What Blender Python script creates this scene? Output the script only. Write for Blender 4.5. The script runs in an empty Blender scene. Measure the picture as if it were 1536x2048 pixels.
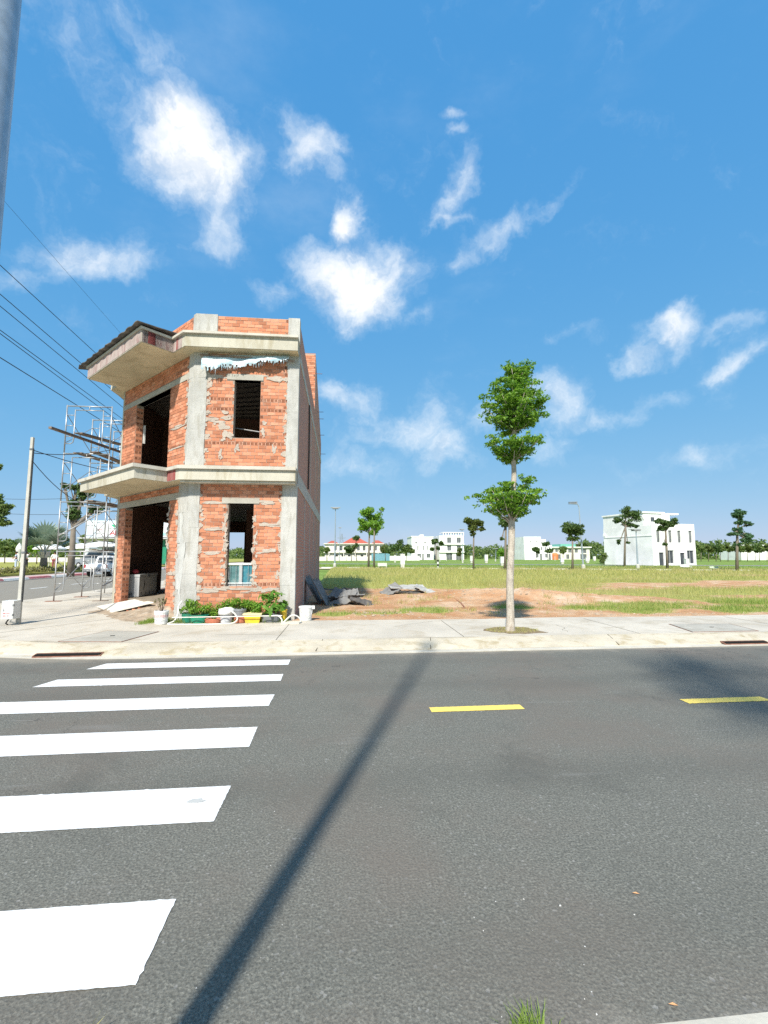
import bpy, bmesh, math, random
import numpy as np
from mathutils import Vector, Matrix, Euler, noise as mnoise

SC = bpy.context.scene
COL = SC.collection
R = math.radians
random.seed(7)
RNG = np.random.default_rng(7)

# ------------------------------------------------------------------ camera
CAM_H, YAW, PITCH, FPX = 1.65, R(5.55), R(5.6), 900.0
cd = bpy.data.cameras.new('camera'); cam = bpy.data.objects.new('camera', cd); COL.objects.link(cam)
cam.location = (0, 0, CAM_H); cam.rotation_euler = (R(90) + PITCH, 0, -YAW)
cd.sensor_fit = 'HORIZONTAL'; cd.sensor_width = 36; cd.lens = 36 * FPX / 1536; cd.clip_start = 0.05; cd.clip_end = 6000
SC.camera = cam
_f = Vector((math.sin(YAW) * math.cos(PITCH), math.cos(YAW) * math.cos(PITCH), math.sin(PITCH)))
_r = Vector((math.cos(YAW), -math.sin(YAW), 0)); _u = _r.cross(_f)
def ray(x, y): return _f * FPX + _r * (x - 768) + _u * (1024 - y)
def onz(x, y, z=0.0):
    d = ray(x, y); return Vector((0, 0, CAM_H)) + d * ((z - CAM_H) / d.z)
def onY(x, y, Y):
    d = ray(x, y); return Vector((0, 0, CAM_H)) + d * (Y / d.y)
def onX(x, y, X):
    d = ray(x, y); return Vector((0, 0, CAM_H)) + d * (X / d.x)
def view_depth(p): return (Vector(p) - Vector((0, 0, CAM_H))).dot(_f)

# ------------------------------------------------------------------ sun, exposure
SUN_EL = R(45); SUN_AZ = R(198.4)          # azimuth clockwise from +Y
to_sun = Vector((math.sin(SUN_AZ) * math.cos(SUN_EL), math.cos(SUN_AZ) * math.cos(SUN_EL), math.sin(SUN_EL)))
sl = bpy.data.lights.new('sun', 'SUN'); sl.energy = 3.7; sl.angle = R(2.2); sl.color = (1.0, 0.95, 0.86)
so = bpy.data.objects.new('sun', sl); COL.objects.link(so); so.rotation_euler = (-to_sun).to_track_quat('-Z', 'Y').to_euler(); so.location = (-5, -10, 20)
SC.view_settings.view_transform = 'Standard'; SC.view_settings.look = 'None'; SC.view_settings.gamma = 1.0
SC.view_settings.exposure = 0.9
try: SC.view_settings.use_curve_mapping = False
except Exception: pass
SC.render.engine = 'CYCLES'
SC.cycles.use_denoising = False
SC.cycles.max_bounces = 6; SC.cycles.diffuse_bounces = 3; SC.cycles.transparent_max_bounces = 4

# ------------------------------------------------------------------ world: Nishita sky + clouds by direction
W = bpy.data.worlds.new('World'); SC.world = W; W.use_nodes = True
nt = W.node_tree; nt.nodes.clear()
def N(t, **kw):
    n = nt.nodes.new(t)
    for k, v in kw.items(): setattr(n, k, v)
    return n
def wl(a, b): nt.links.new(a, b)
wout = N('ShaderNodeOutputWorld'); bg = N('ShaderNodeBackground'); wl(bg.outputs[0], wout.inputs[0])
SKY_STRENGTH = 0.15
bg.inputs[1].default_value = SKY_STRENGTH
sky = N('ShaderNodeTexSky', sky_type='NISHITA'); sky.sun_disc = False; sky.sun_elevation = SUN_EL; sky.sun_rotation = SUN_AZ
sky.altitude = 0; sky.air_density = 1.0; sky.dust_density = 0.25; sky.ozone_density = 2.0
# the camera's tone response: the Nishita gradient compressed per channel over the whole sky
sep = N('ShaderNodeSeparateColor'); wl(sky.outputs[0], sep.inputs[0]); hs = N('ShaderNodeCombineColor')
for i_, (g_, k_) in enumerate(((.75, .395), (.335, 1.14), (.13, 2.32))):
    pw = N('ShaderNodeMath', operation='POWER'); wl(sep.outputs[i_], pw.inputs[0]); pw.inputs[1].default_value = g_
    ml = N('ShaderNodeMath', operation='MULTIPLY'); wl(pw.outputs[0], ml.inputs[0]); ml.inputs[1].default_value = k_; wl(ml.outputs[0], hs.inputs[i_])
tc = N('ShaderNodeTexCoord')
nz = N('ShaderNodeTexNoise'); nz.inputs['Scale'].default_value = 5.0; nz.inputs['Detail'].default_value = 6; nz.inputs['Roughness'].default_value = 0.6
wl(tc.outputs['Generated'], nz.inputs['Vector'])
sub = N('ShaderNodeVectorMath', operation='SUBTRACT'); wl(nz.outputs['Color'], sub.inputs[0]); sub.inputs[1].default_value = (.5, .5, .5)
scl = N('ShaderNodeVectorMath', operation='SCALE'); wl(sub.outputs[0], scl.inputs[0]); scl.inputs['Scale'].default_value = 0.20
dirw = N('ShaderNodeVectorMath', operation='ADD'); wl(tc.outputs['Generated'], dirw.inputs[0]); wl(scl.outputs[0], dirw.inputs[1])
# centre in the photograph (x, y), half sizes in photo pixels, tilt in degrees (up to the right +), weight
CLOUDS = [
 (385,315,150,110,-58,1.0),(345,255,85,75,-50,.72),(430,420,70,105,5,.72),(440,490,75,55,0,.55),(265,210,70,190,14,.52),(170,90,60,220,12,.46),(285,70,60,200,14,.46),(335,150,70,120,14,.48),(110,30,60,160,10,.40),
 (185,505,135,58,-5,.78),(60,530,95,34,0,.5),(255,520,80,40,-12,.5),
 (605,315,60,85,0,.6),(655,303,35,35,0,.5),(682,448,48,50,25,.78),(672,485,20,34,30,.5),
 (735,575,128,86,0,1.1),(690,545,70,55,0,.75),(745,635,120,50,5,.72),(790,600,70,62,0,.85),(545,585,75,36,-15,.5),(850,650,60,40,0,.35),
 (893,220,36,20,12,.54),(905,266,28,20,0,.5),(905,385,34,78,-28,.56),(890,452,50,20,5,.5),
 (985,468,110,30,28,.56),(925,520,75,30,35,.48),(1070,425,80,16,25,.4),
 (1352,660,62,46,0,.86),(1275,705,95,30,12,.54),(1145,677,70,26,6,.48),(1480,733,55,28,18,.55),(1465,668,75,22,20,.40),
 (690,785,90,36,-14,.60),(800,855,150,62,0,.56),(725,930,120,56,-5,.5),(885,912,70,38,0,.58),(1105,800,75,60,-20,.62),(975,860,60,44,0,.56),(1215,818,130,30,8,.5),(1345,785,60,30,10,.46),(1420,920,150,30,0,.42),(1110,880,90,40,0,.46),(1300,935,110,26,0,.34),
]
acc = None
for (cx, cy, a, b, tilt, w) in CLOUDS:
    d = ray(cx, cy); L = d.length; d.normalize()
    t1 = (_r - d * _r.dot(d)).normalized(); t2 = d.cross(t1) * -1
    if t2.dot(_u) < 0: t2 = -t2
    ct, st = math.cos(R(tilt)), math.sin(R(tilt))
    e1 = t1 * ct + t2 * st; e2 = -t1 * st + t2 * ct; e3 = e1.cross(e2)
    M = Matrix((e1, e2, e3)).transposed()
    mp = N('ShaderNodeMapping', vector_type='TEXTURE'); wl(dirw.outputs[0], mp.inputs['Vector'])
    mp.inputs['Location'].default_value = d; mp.inputs['Rotation'].default_value = M.to_euler('XYZ')
    mp.inputs['Scale'].default_value = (a * 1.55 / L, b * 1.55 / L, 1.0)
    ln = N('ShaderNodeVectorMath', operation='LENGTH'); wl(mp.outputs[0], ln.inputs[0])
    mr = N('ShaderNodeMapRange', interpolation_type='SMOOTHSTEP'); wl(ln.outputs['Value'], mr.inputs['Value'])
    mr.inputs['From Min'].default_value = 0.0; mr.inputs['From Max'].default_value = 1.0; mr.inputs['To Min'].default_value = w; mr.inputs['To Max'].default_value = 0.0
    if acc is None: acc = mr.outputs[0]
    else:
        ad = N('ShaderNodeMath', operation='SMOOTH_MAX'); ad.inputs[2].default_value = 0.12; wl(acc, ad.inputs[0]); wl(mr.outputs[0], ad.inputs[1]); acc = ad.outputs[0]
# thin drifting wisps over the whole sky
mpw = N('ShaderNodeMapping'); mpw.inputs['Scale'].default_value = (1, 1, 2.2); wl(tc.outputs['Generated'], mpw.inputs['Vector'])
nw = N('ShaderNodeTexNoise'); nw.inputs['Scale'].default_value = 2.1; nw.inputs['Detail'].default_value = 7; nw.inputs['Roughness'].default_value = .62; wl(mpw.outputs[0], nw.inputs['Vector'])
nf = N('ShaderNodeTexNoise'); nf.inputs['Scale'].default_value = 11; nf.inputs['Detail'].default_value = 9; nf.inputs['Roughness'].default_value = .63; wl(dirw.outputs[0], nf.inputs['Vector'])
m1 = N('ShaderNodeMath', operation='MULTIPLY_ADD'); wl(nf.outputs[0], m1.inputs[0]); m1.inputs[1].default_value = 1.12; m1.inputs[2].default_value = -0.56
m2 = N('ShaderNodeMath', operation='ADD'); wl(acc, m2.inputs[0]); wl(m1.outputs[0], m2.inputs[1])
al = N('ShaderNodeMapRange', interpolation_type='SMOOTHSTEP'); wl(m2.outputs[0], al.inputs['Value']); al.inputs['From Min'].default_value = .13; al.inputs['From Max'].default_value = 1.12
ws = N('ShaderNodeMapRange', interpolation_type='SMOOTHSTEP'); wl(nw.outputs[0], ws.inputs['Value']); ws.inputs['From Min'].default_value = .50; ws.inputs['From Max'].default_value = .95; ws.inputs['To Max'].default_value = .28
# scattered clouds added outside the view to whiten the fill light
ng = N('ShaderNodeTexNoise'); ng.inputs['Scale'].default_value = 3.4; ng.inputs['Detail'].default_value = 9; ng.inputs['Roughness'].default_value = .58; wl(tc.outputs['Generated'], ng.inputs['Vector'])
gm = N('ShaderNodeMapRange', interpolation_type='SMOOTHSTEP'); wl(ng.outputs[0], gm.inputs['Value']); gm.inputs['From Min'].default_value = .52; gm.inputs['From Max'].default_value = .66
dt = N('ShaderNodeVectorMath', operation='DOT_PRODUCT'); wl(tc.outputs['Generated'], dt.inputs[0]); dt.inputs[1].default_value = _f
vm = N('ShaderNodeMapRange', interpolation_type='SMOOTHSTEP'); wl(dt.outputs['Value'], vm.inputs['Value']); vm.inputs['From Min'].default_value = .30; vm.inputs['From Max'].default_value = .50; vm.inputs['To Min'].default_value = 1; vm.inputs['To Max'].default_value = 0
gg = N('ShaderNodeMath', operation='MULTIPLY'); wl(gm.outputs[0], gg.inputs[0]); wl(vm.outputs[0], gg.inputs[1])
mx0 = N('ShaderNodeMath', operation='MAXIMUM'); wl(al.outputs[0], mx0.inputs[0]); wl(ws.outputs[0], mx0.inputs[1])
mx = N('ShaderNodeMath', operation='MAXIMUM'); wl(mx0.outputs[0], mx.inputs[0]); wl(gg.outputs[0], mx.inputs[1])
# cloud tone: thin parts blue-white, sun-facing parts white, undersides slightly grey
ofs = N('ShaderNodeVectorMath', operation='ADD'); wl(dirw.outputs[0], ofs.inputs[0]); ofs.inputs[1].default_value = (-.012, -.01, .03)
nf2 = N('ShaderNodeTexNoise'); nf2.inputs['Scale'].default_value = 11; nf2.inputs['Detail'].default_value = 5; nf2.inputs['Roughness'].default_value = .6; wl(ofs.outputs[0], nf2.inputs['Vector'])
df = N('ShaderNodeMath', operation='SUBTRACT'); wl(nf2.outputs[0], df.inputs[0]); wl(nf.outputs[0], df.inputs[1])
dm = N('ShaderNodeMapRange', interpolation_type='SMOOTHSTEP'); wl(df.outputs[0], dm.inputs['Value']); dm.inputs['From Min'].default_value = -.02; dm.inputs['From Max'].default_value = .16; dm.inputs['To Max'].default_value = .55
CL = 0.60 / SKY_STRENGTH
c0 = N('ShaderNodeMix', data_type='RGBA'); wl(mx.outputs[0], c0.inputs['Factor']); c0.inputs[6].default_value = (CL * .76, CL * .88, CL * .98, 1); c0.inputs[7].default_value = (CL, CL, CL, 1)
ccol = N('ShaderNodeMix', data_type='RGBA'); wl(dm.outputs[0], ccol.inputs['Factor']); wl(c0.outputs[2], ccol.inputs[6]); ccol.inputs[7].default_value = (CL * .66, CL * .74, CL * .84, 1)
cm = N('ShaderNodeMix', data_type='RGBA'); wl(mx.outputs[0], cm.inputs['Factor']); wl(hs.outputs[0], cm.inputs[6]); wl(ccol.outputs[2], cm.inputs[7])
wl(cm.outputs[2], bg.inputs[0])

# ------------------------------------------------------------------ materials
def new_mat(name):
    m = bpy.data.materials.new(name); m.use_nodes = True; t = m.node_tree
    return m, t, t.nodes['Principled BSDF']
def lk(t, a, b): t.links.new(a, b)
def noise_node(t, vec, scale, detail=4, rough=.55, dist=0):
    n = t.nodes.new('ShaderNodeTexNoise'); n.inputs['Scale'].default_value = scale; n.inputs['Detail'].default_value = detail; n.inputs['Roughness'].default_value = rough; n.inputs['Distortion'].default_value = dist
    lk(t, vec, n.inputs['Vector']); return n
def ramp(t, fac, stops):
    r = t.nodes.new('ShaderNodeValToRGB'); lk(t, fac, r.inputs[0]); e = r.color_ramp.elements
    while len(e) < len(stops): e.new(.5)
    for el, (p, c) in zip(e, stops): el.position = p; el.color = (*c, 1)
    return r
def mixc(t, fac, a, b, mode='MIX'):
    m = t.nodes.new('ShaderNodeMix'); m.data_type = 'RGBA'; m.blend_type = mode
    for s, v in ((m.inputs['Factor'], fac), (m.inputs[6], a), (m.inputs[7], b)):
        if hasattr(v, 'links'): lk(t, v, s)
        elif isinstance(v, (int, float)): s.default_value = v
        else: s.default_value = (*v, 1)
    return m.outputs[2]
def mrange(t, v, a, b, c=0, d=1, smooth=True):
    m = t.nodes.new('ShaderNodeMapRange'); m.interpolation_type = 'SMOOTHSTEP' if smooth else 'LINEAR'
    lk(t, v, m.inputs['Value']); m.inputs['From Min'].default_value = a; m.inputs['From Max'].default_value = b; m.inputs['To Min'].default_value = c; m.inputs['To Max'].default_value = d
    return m.outputs[0]
def bump(t, p, h, strength, dist):
    b = t.nodes.new('ShaderNodeBump'); b.inputs['Strength'].default_value = strength; b.inputs['Distance'].default_value = dist
    lk(t, h, b.inputs['Height']); lk(t, b.outputs[0], p.inputs['Normal'])
def geo_pos(t):
    g = t.nodes.new('ShaderNodeNewGeometry'); return g.outputs['Position']
def obj_pos(t):
    g = t.nodes.new('ShaderNodeTexCoord'); return g.outputs['Object']

MATS = {}
def plain(name, c, rough=.7, var=.12, scale=6.0, metal=0, bumpd=0.0, spec=.3, dirt=None, dirt_amt=.5, dirt_scale=2.0):
    """colour with blotchy variation, an optional second stain colour and fine relief"""
    if name in MATS: return MATS[name]
    m, t, p = new_mat(name); v = geo_pos(t)
    n = noise_node(t, v, scale, 5)
    c1 = tuple(max(0, x * (1 - var)) for x in c); c2 = tuple(min(1, x * (1 + var)) for x in c)
    col = ramp(t, n.outputs[0], [(.3, c1), (.7, c2)]).outputs[0]
    if dirt:
        dn = noise_node(t, v, dirt_scale, 7, .65, .4)
        col = mixc(t, mrange(t, dn.outputs[0], .48, .70, 0, dirt_amt), col, dirt)
    lk(t, col, p.inputs['Base Color']); p.inputs['Roughness'].default_value = rough; p.inputs['Metallic'].default_value = metal
    p.inputs['Specular IOR Level'].default_value = spec
    if bumpd: bump(t, p, noise_node(t, v, scale * 8, 4).outputs[0], .6, bumpd)
    MATS[name] = m; return m

def m_asphalt(name, c, tint):
    m, t, p = new_mat(name); v = geo_pos(t)
    fine = noise_node(t, v, 80, 4, .75)
    vor = t.nodes.new('ShaderNodeTexVoronoi'); vor.inputs['Scale'].default_value = 75; lk(t, v, vor.inputs['Vector'])
    big = noise_node(t, v, .55, 5, .6)
    mid = noise_node(t, v, 3.2, 5, .6)
    a = ramp(t, fine.outputs[0], [(.30, tuple(x * .28 for x in c)), (.47, c), (.70, tuple(x * 2.1 for x in c))]).outputs[0]
    vr = t.nodes.new('ShaderNodeSeparateColor'); lk(t, vor.outputs['Color'], vr.inputs[0])
    a = mixc(t, mrange(t, vr.outputs[0], .0, 1.0, 0, .55, False), a, tuple(x * .62 for x in c))
    a = mixc(t, mrange(t, vr.outputs[1], .985, .995, 0, .5), a, (.32, .31, .29))
    a = mixc(t, mrange(t, big.outputs[0], .42, .66, 0, .65), a, tint)
    a = mixc(t, mrange(t, mid.outputs[0], .58, .75, 0, .22), a, (.175, .17, .155))
    # long pale scuffs, dusty edges, polished wheel tracks, dark patches and hairline cracks
    mp = t.nodes.new('ShaderNodeMapping'); mp.inputs['Rotation'].default_value = (0, 0, R(40)); mp.inputs['Scale'].default_value = (.35, 2.2, 1); lk(t, v, mp.inputs['Vector'])
    sc = noise_node(t, mp.outputs[0], .9, 6, .6)
    a = mixc(t, mrange(t, sc.outputs[0], .60, .74, 0, .38), a, (.215, .21, .195))
    mp2 = t.nodes.new('ShaderNodeMapping'); mp2.inputs['Rotation'].default_value = (0, 0, R(-28)); mp2.inputs['Location'].default_value = (3.1, 7.7, 0); mp2.inputs['Scale'].default_value = (.5, 5.5, 1); lk(t, v, mp2.inputs['Vector'])
    sc2 = noise_node(t, mp2.outputs[0], .8, 7, .65)
    a = mixc(t, mrange(t, sc2.outputs[0], .63, .72, 0, .42), a, (.255, .25, .235))
    sp = t.nodes.new('ShaderNodeSeparateXYZ'); lk(t, v, sp.inputs[0])
    wv = t.nodes.new('ShaderNodeMath'); wv.operation = 'MULTIPLY_ADD'; lk(t, big.outputs[0], wv.inputs[0]); wv.inputs[1].default_value = .9; lk(t, sp.outputs['Y'], wv.inputs[2])
    for c0_, w_, k_ in ((3.9, .38, .30), (2.5, .35, .20), (6.35, .40, .30), (7.6, .35, .18)):
        m_ = t.nodes.new('ShaderNodeMath'); m_.operation = 'COMPARE'; d_ = t.nodes.new('ShaderNodeMath'); d_.operation = 'SUBTRACT'; lk(t, wv.outputs[0], d_.inputs[0]); d_.inputs[1].default_value = c0_
        ab = t.nodes.new('ShaderNodeMath'); ab.operation = 'ABSOLUTE'; lk(t, d_.outputs[0], ab.inputs[0]); t.nodes.remove(m_)
        a = mixc(t, mrange(t, ab.outputs[0], 0, w_, k_, 0), a, tuple(x * .66 for x in c))
    dk = noise_node(t, v, .9, 6, .62, .6); a = mixc(t, mrange(t, dk.outputs[0], .54, .70, 0, .42), a, tuple(x * .55 for x in c))
    dn = t.nodes.new('ShaderNodeMath'); dn.operation = 'MULTIPLY_ADD'; lk(t, mid.outputs[0], dn.inputs[0]); dn.inputs[1].default_value = .5; lk(t, sp.outputs['Y'], dn.inputs[2])
    a = mixc(t, mrange(t, dn.outputs[0], 7.80, 8.15, 0, .6), a, (.30, .265, .21)); a = mixc(t, mrange(t, dn.outputs[0], 1.98, 1.74, 0, .55), a, (.30, .27, .225))
    vc = t.nodes.new('ShaderNodeTexVoronoi'); vc.feature = 'DISTANCE_TO_EDGE'; vc.inputs['Scale'].default_value = .42; wn_ = noise_node(t, v, 2.2, 6, .6); vv = t.nodes.new('ShaderNodeVectorMath'); vv.operation = 'ADD'; lk(t, v, vv.inputs[0]); lk(t, wn_.outputs['Color'], vv.inputs[1]); lk(t, vv.outputs[0], vc.inputs['Vector'])
    ck = t.nodes.new('ShaderNodeMath'); ck.operation = 'MULTIPLY'; lk(t, mrange(t, vc.outputs['Distance'], .0, .006, .7, 0), ck.inputs[0]); lk(t, mrange(t, big.outputs[0], .50, .60), ck.inputs[1])
    a = mixc(t, ck.outputs[0], a, (.05, .05, .045))
    lk(t, a, p.inputs['Base Color']); p.inputs['Roughness'].default_value = .82; p.inputs['Specular IOR Level'].default_value = .35
    ht = t.nodes.new('ShaderNodeMath'); ht.operation = 'ADD'; lk(t, fine.outputs[0], ht.inputs[0]); lk(t, vor.outputs['Distance'], ht.inputs[1])
    bump(t, p, ht.outputs[0], .7, .0035)
    return m
ASPHALT = m_asphalt('asphalt', (.136, .133, .113), (.150, .126, .104))

def m_paint(name, c, wear):
    m, t, p = new_mat(name); v = geo_pos(t)
    n = noise_node(t, v, 60, 4, .7); b = noise_node(t, v, 2.5, 6, .6); s = noise_node(t, v, 14, 6, .7)
    a = mixc(t, mrange(t, b.outputs[0], .5, .75, 0, .5), c, tuple(x * .86 for x in c))
    a = mixc(t, mrange(t, s.outputs[0], .64, .74, 0, wear), a, (.25, .25, .24)); a = mixc(t, mrange(t, n.outputs[0], .60, .78, 0, .55), a, tuple(x * .55 for x in c)); g2 = noise_node(t, v, 1.1, 6, .6, .4); a = mixc(t, mrange(t, g2.outputs[0], .52, .70, 0, .35), a, tuple(x * .72 for x in c))
    lk(t, a, p.inputs['Base Color']); p.inputs['Roughness'].default_value = .75
    bump(t, p, n.outputs[0], .7, .004); return m
WHITE_PAINT = m_paint('white_road_paint', (.70, .70, .69), .6); YELLOW_PAINT = m_paint('yellow_road_paint', (.80, .60, .13), .5)

def m_concrete(name, c, stain, amt=.6, scale=1.2, bd=.004, dark=(.16, .145, .12), streak=False):
    m, t, p = new_mat(name); v = geo_pos(t)
    if streak:
        mp = t.nodes.new('ShaderNodeMapping'); mp.inputs['Scale'].default_value = (1, 1, .22); lk(t, v, mp.inputs['Vector']); vs = mp.outputs[0]
    else: vs = v
    n1 = noise_node(t, v, scale, 7, .62, .3); n2 = noise_node(t, vs, scale * 3.3, 7, .65, .5); n3 = noise_node(t, v, 45, 4, .6); n4 = noise_node(t, vs, scale * 8, 5, .7)
    a = ramp(t, n1.outputs[0], [(.28, tuple(x * .78 for x in c)), (.5, c), (.72, tuple(min(1, x * 1.16) for x in c))]).outputs[0]
    a = mixc(t, mrange(t, n2.outputs[0], .47, .68, 0, amt), a, stain)
    a = mixc(t, mrange(t, n4.outputs[0], .60, .76, 0, amt * .75), a, dark)
    a = mixc(t, mrange(t, n3.outputs[0], .35, .75, 0, .22), a, tuple(x * .7 for x in c))
    lk(t, a, p.inputs['Base Color']); p.inputs['Roughness'].default_value = .88; p.inputs['Specular IOR Level'].default_value = .2
    ad = t.nodes.new('ShaderNodeMath'); ad.operation = 'ADD'; lk(t, n3.outputs[0], ad.inputs[0]); lk(t, n4.outputs[0], ad.inputs[1])
    bump(t, p, ad.outputs[0], .7, bd); return m
SIDEWALK = m_concrete('sidewalk_concrete', (.52, .475, .40), (.39, .335, .25), .7, .5, .006, (.27, .24, .19))
KERBC = m_concrete('kerb_concrete', (.52, .465, .365), (.36, .295, .175), .85, 1.1, .012, (.22, .185, .12))
GUTTER = m_concrete('gutter_concrete', (.52, .49, .42), (.40, .34, .25), .5, .9, .003, (.25, .22, .17))
COLUMN = m_concrete('column_concrete', (.47, .46, .425), (.355, .335, .285), .8, 1.9, .014, (.19, .18, .16), True)
FASCIA = m_concrete('fascia_concrete', (.51, .48, .395), (.36, .315, .215), .75, 1.3, .006, (.15, .13, .09), True)
SOFFIT = m_concrete('soffit_plaster', (.60, .51, .34), (.36, .30, .18), .5, .8, .003, (.18, .15, .10))
MORTAR = m_concrete('mortar', (.40, .335, .275), (.27, .21, .165), .6, 3.0, .012, (.12, .105, .09))
SMEAR = m_concrete('mortar_smear', (.46, .40, .335), (.43, .315, .24), .5, 4.0, .008, (.28, .26, .23))
REDFADE = m_concrete('faded_red_board', (.30, .085, .08), (.42, .34, .30), .55, 2.5, .003, (.14, .05, .05), True)
PINKFADE = m_concrete('washed_red_fascia', (.42, .345, .315), (.24, .095, .09), .75, 2.2, .003, (.30, .25, .22), True)

def m_brick(name, c):
    m, t, p = new_mat(name)
    g = t.nodes.new('ShaderNodeNewGeometry'); oi = t.nodes.new('ShaderNodeObjectInfo')
    ad = t.nodes.new('ShaderNodeMath'); ad.operation = 'ADD'; lk(t, g.outputs['Random Per Island'], ad.inputs[0]); lk(t, oi.outputs['Random'], ad.inputs[1])
    fr = t.nodes.new('ShaderNodeMath'); fr.operation = 'FRACT'; lk(t, ad.outputs[0], fr.inputs[0])
    a = ramp(t, fr.outputs[0], [(0, tuple(x * .66 for x in c)), (.35, tuple(x * .95 for x in c)), (.7, tuple(x * 1.1 for x in c)), (1, (c[0] * 1.18, c[1] * 1.42, c[2] * 1.6))]).outputs[0]
    v = g.outputs['Position']; n = noise_node(t, v, 28, 5, .65); d = noise_node(t, v, 2.3, 7, .68, .5)
    a = mixc(t, mrange(t, n.outputs[0], .4, .75, 0, .35), a, tuple(x * .62 for x in c))
    a = mixc(t, mrange(t, d.outputs[0], .56, .74, 0, .55), a, (.40, .33, .27))
    lk(t, a, p.inputs['Base Color']); p.inputs['Roughness'].default_value = .86; p.inputs['Specular IOR Level'].default_value = .2
    bump(t, p, n.outputs[0], .6, .004); return m
BRICK = m_brick('fired_brick', (.56, .225, .125))
HOLE_SHADE = plain('brick_hole', (.03, .016, .012), .95, .2)  # near-black colour painted for the shade inside brick holes
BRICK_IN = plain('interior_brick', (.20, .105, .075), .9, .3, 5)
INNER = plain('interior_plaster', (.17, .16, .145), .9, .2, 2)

def m_sidebrick():
    """the long side wall, seen edge-on: running-bond pattern with relief"""
    m, t, p = new_mat('side_wall_brick'); v = geo_pos(t)
    sx = t.nodes.new('ShaderNodeSeparateXYZ'); lk(t, v, sx.inputs[0]); cb = t.nodes.new('ShaderNodeCombineXYZ'); lk(t, sx.outputs['Y'], cb.inputs[0]); lk(t, sx.outputs['Z'], cb.inputs[1])
    b = t.nodes.new('ShaderNodeTexBrick'); lk(t, cb.outputs[0], b.inputs['Vector']); b.inputs['Scale'].default_value = 1; b.inputs['Brick Width'].default_value = .195; b.inputs['Row Height'].default_value = .088; b.inputs['Mortar Size'].default_value = .010
    b.inputs['Color1'].default_value = (.50, .21, .135, 1); b.inputs['Color2'].default_value = (.38, .165, .115, 1); b.inputs['Mortar'].default_value = (.40, .345, .30, 1)
    d = noise_node(t, v, 1.2, 7, .65, .5)
    a = mixc(t, mrange(t, d.outputs[0], .5, .72, 0, .6), b.outputs[0], (.37, .27, .22))
    lk(t, a, p.inputs['Base Color']); p.inputs['Roughness'].default_value = .9
    inv = t.nodes.new('ShaderNodeMath'); inv.operation = 'SUBTRACT'; inv.inputs[0].default_value = 1; lk(t, b.outputs['Fac'], inv.inputs[1])
    bump(t, p, inv.outputs[0], .8, .012); return m
SIDEBRICK = m_sidebrick()

def m_leaf(name, c, c2, trans=.35, patch=None):
    m, t, p = new_mat(name); g = t.nodes.new('ShaderNodeNewGeometry')
    n = noise_node(t, g.outputs['Position'], 2.2, 3)
    a = mixc(t, g.outputs['Random Per Island'], c, c2)
    a = mixc(t, mrange(t, n.outputs[0], .35, .7, 0, .35), a, tuple(x * .7 for x in c))
    if patch:
        for (pc, sc_, lo) in patch: a = mixc(t, mrange(t, noise_node(t, g.outputs['Position'], sc_, 4, .6, .5).outputs[0], lo, lo + .14, 0, .75), a, pc)
    lk(t, a, p.inputs['Base Color']); p.inputs['Roughness'].default_value = .5; p.inputs['Specular IOR Level'].default_value = .35
    tr = t.nodes.new('ShaderNodeBsdfTranslucent'); br = t.nodes.new('ShaderNodeHueSaturation'); br.inputs['Value'].default_value = 1.6; lk(t, a, br.inputs['Color']); lk(t, br.outputs[0], tr.inputs[0])
    mx = t.nodes.new('ShaderNodeMixShader'); mx.inputs[0].default_value = trans; lk(t, p.outputs[0], mx.inputs[1]); lk(t, tr.outputs[0], mx.inputs[2])
    lk(t, mx.outputs[0], t.nodes['Material Output'].inputs[0]); return m
LEAF = m_leaf('tree_leaf', (.080, .20, .018), (.25, .40, .04), .42)
LEAF_BRIGHT = m_leaf('bright_leaf', (.12, .26, .03), (.25, .40, .05), .4)
LEAF_DARK = m_leaf('dark_leaf', (.060, .115, .030), (.115, .175, .045), .3)
LEAF_OLIVE = m_leaf('olive_leaf', (.085, .125, .028), (.155, .185, .045), .3)
LEAF_SILVER = m_leaf('silver_leaf', (.17, .24, .19), (.27, .33, .27), .3)
LEAF_FAN = m_leaf('fan_palm_leaf', (.13, .20, .14), (.23, .29, .20), .3)
LEAF_WOOD = m_leaf('far_wood_leaf', (.115, .175, .050), (.20, .26, .07), .35)
GRASS_DRY = m_leaf('dry_grass', (.31, .33, .085), (.56, .49, .19), .38, (((.50, .40, .20), .16, .52), ((.19, .27, .06), .21, .56), ((.40, .30, .14), .55, .60)))
GRASS_GREEN = m_leaf('green_grass', (.17, .27, .045), (.30, .38, .08), .35)
BARK_WHITE = m_concrete('pale_bark', (.50, .445, .37), (.30, .24, .18), .8, 6.0, .02, (.12, .095, .07), True)
BARK = m_concrete('grey_bark', (.20, .17, .135), (.17, .14, .11), .6, 3.0, .012, (.09, .075, .06))
METAL = plain('galvanised_pipe', (.42, .43, .43), .42, .10, 9, .55, 0, .5, (.33, .24, .17), .35, 3)
LAMPPOST = plain('galvanised_lamp_post', (.36, .42, .47), .45, .14, 40, .45, 0, .5)
POLE = m_concrete('pole_concrete', (.50, .485, .43), (.40, .375, .32), .4, 2.5, .004, (.27, .25, .22))
WOODP = plain('weathered_plank', (.22, .165, .125), .85, .3, 14, 0, .004, .2, (.33, .29, .25), .5, 4)
BOARD = plain('pale_board', (.60, .565, .49), .8, .12, 10, 0, .003, .2, (.42, .37, .30), .5, 3)
SHEET = plain('old_roof_sheet', (.095, .09, .085), .75, .25, 6, .1, .003, .3, (.30, .25, .20), .5, 3)
SHEETL = plain('grey_fibre_sheet', (.20, .20, .195), .85, .22, 6, 0, .004, .2, (.12, .115, .11), .5, 2.5)
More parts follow.
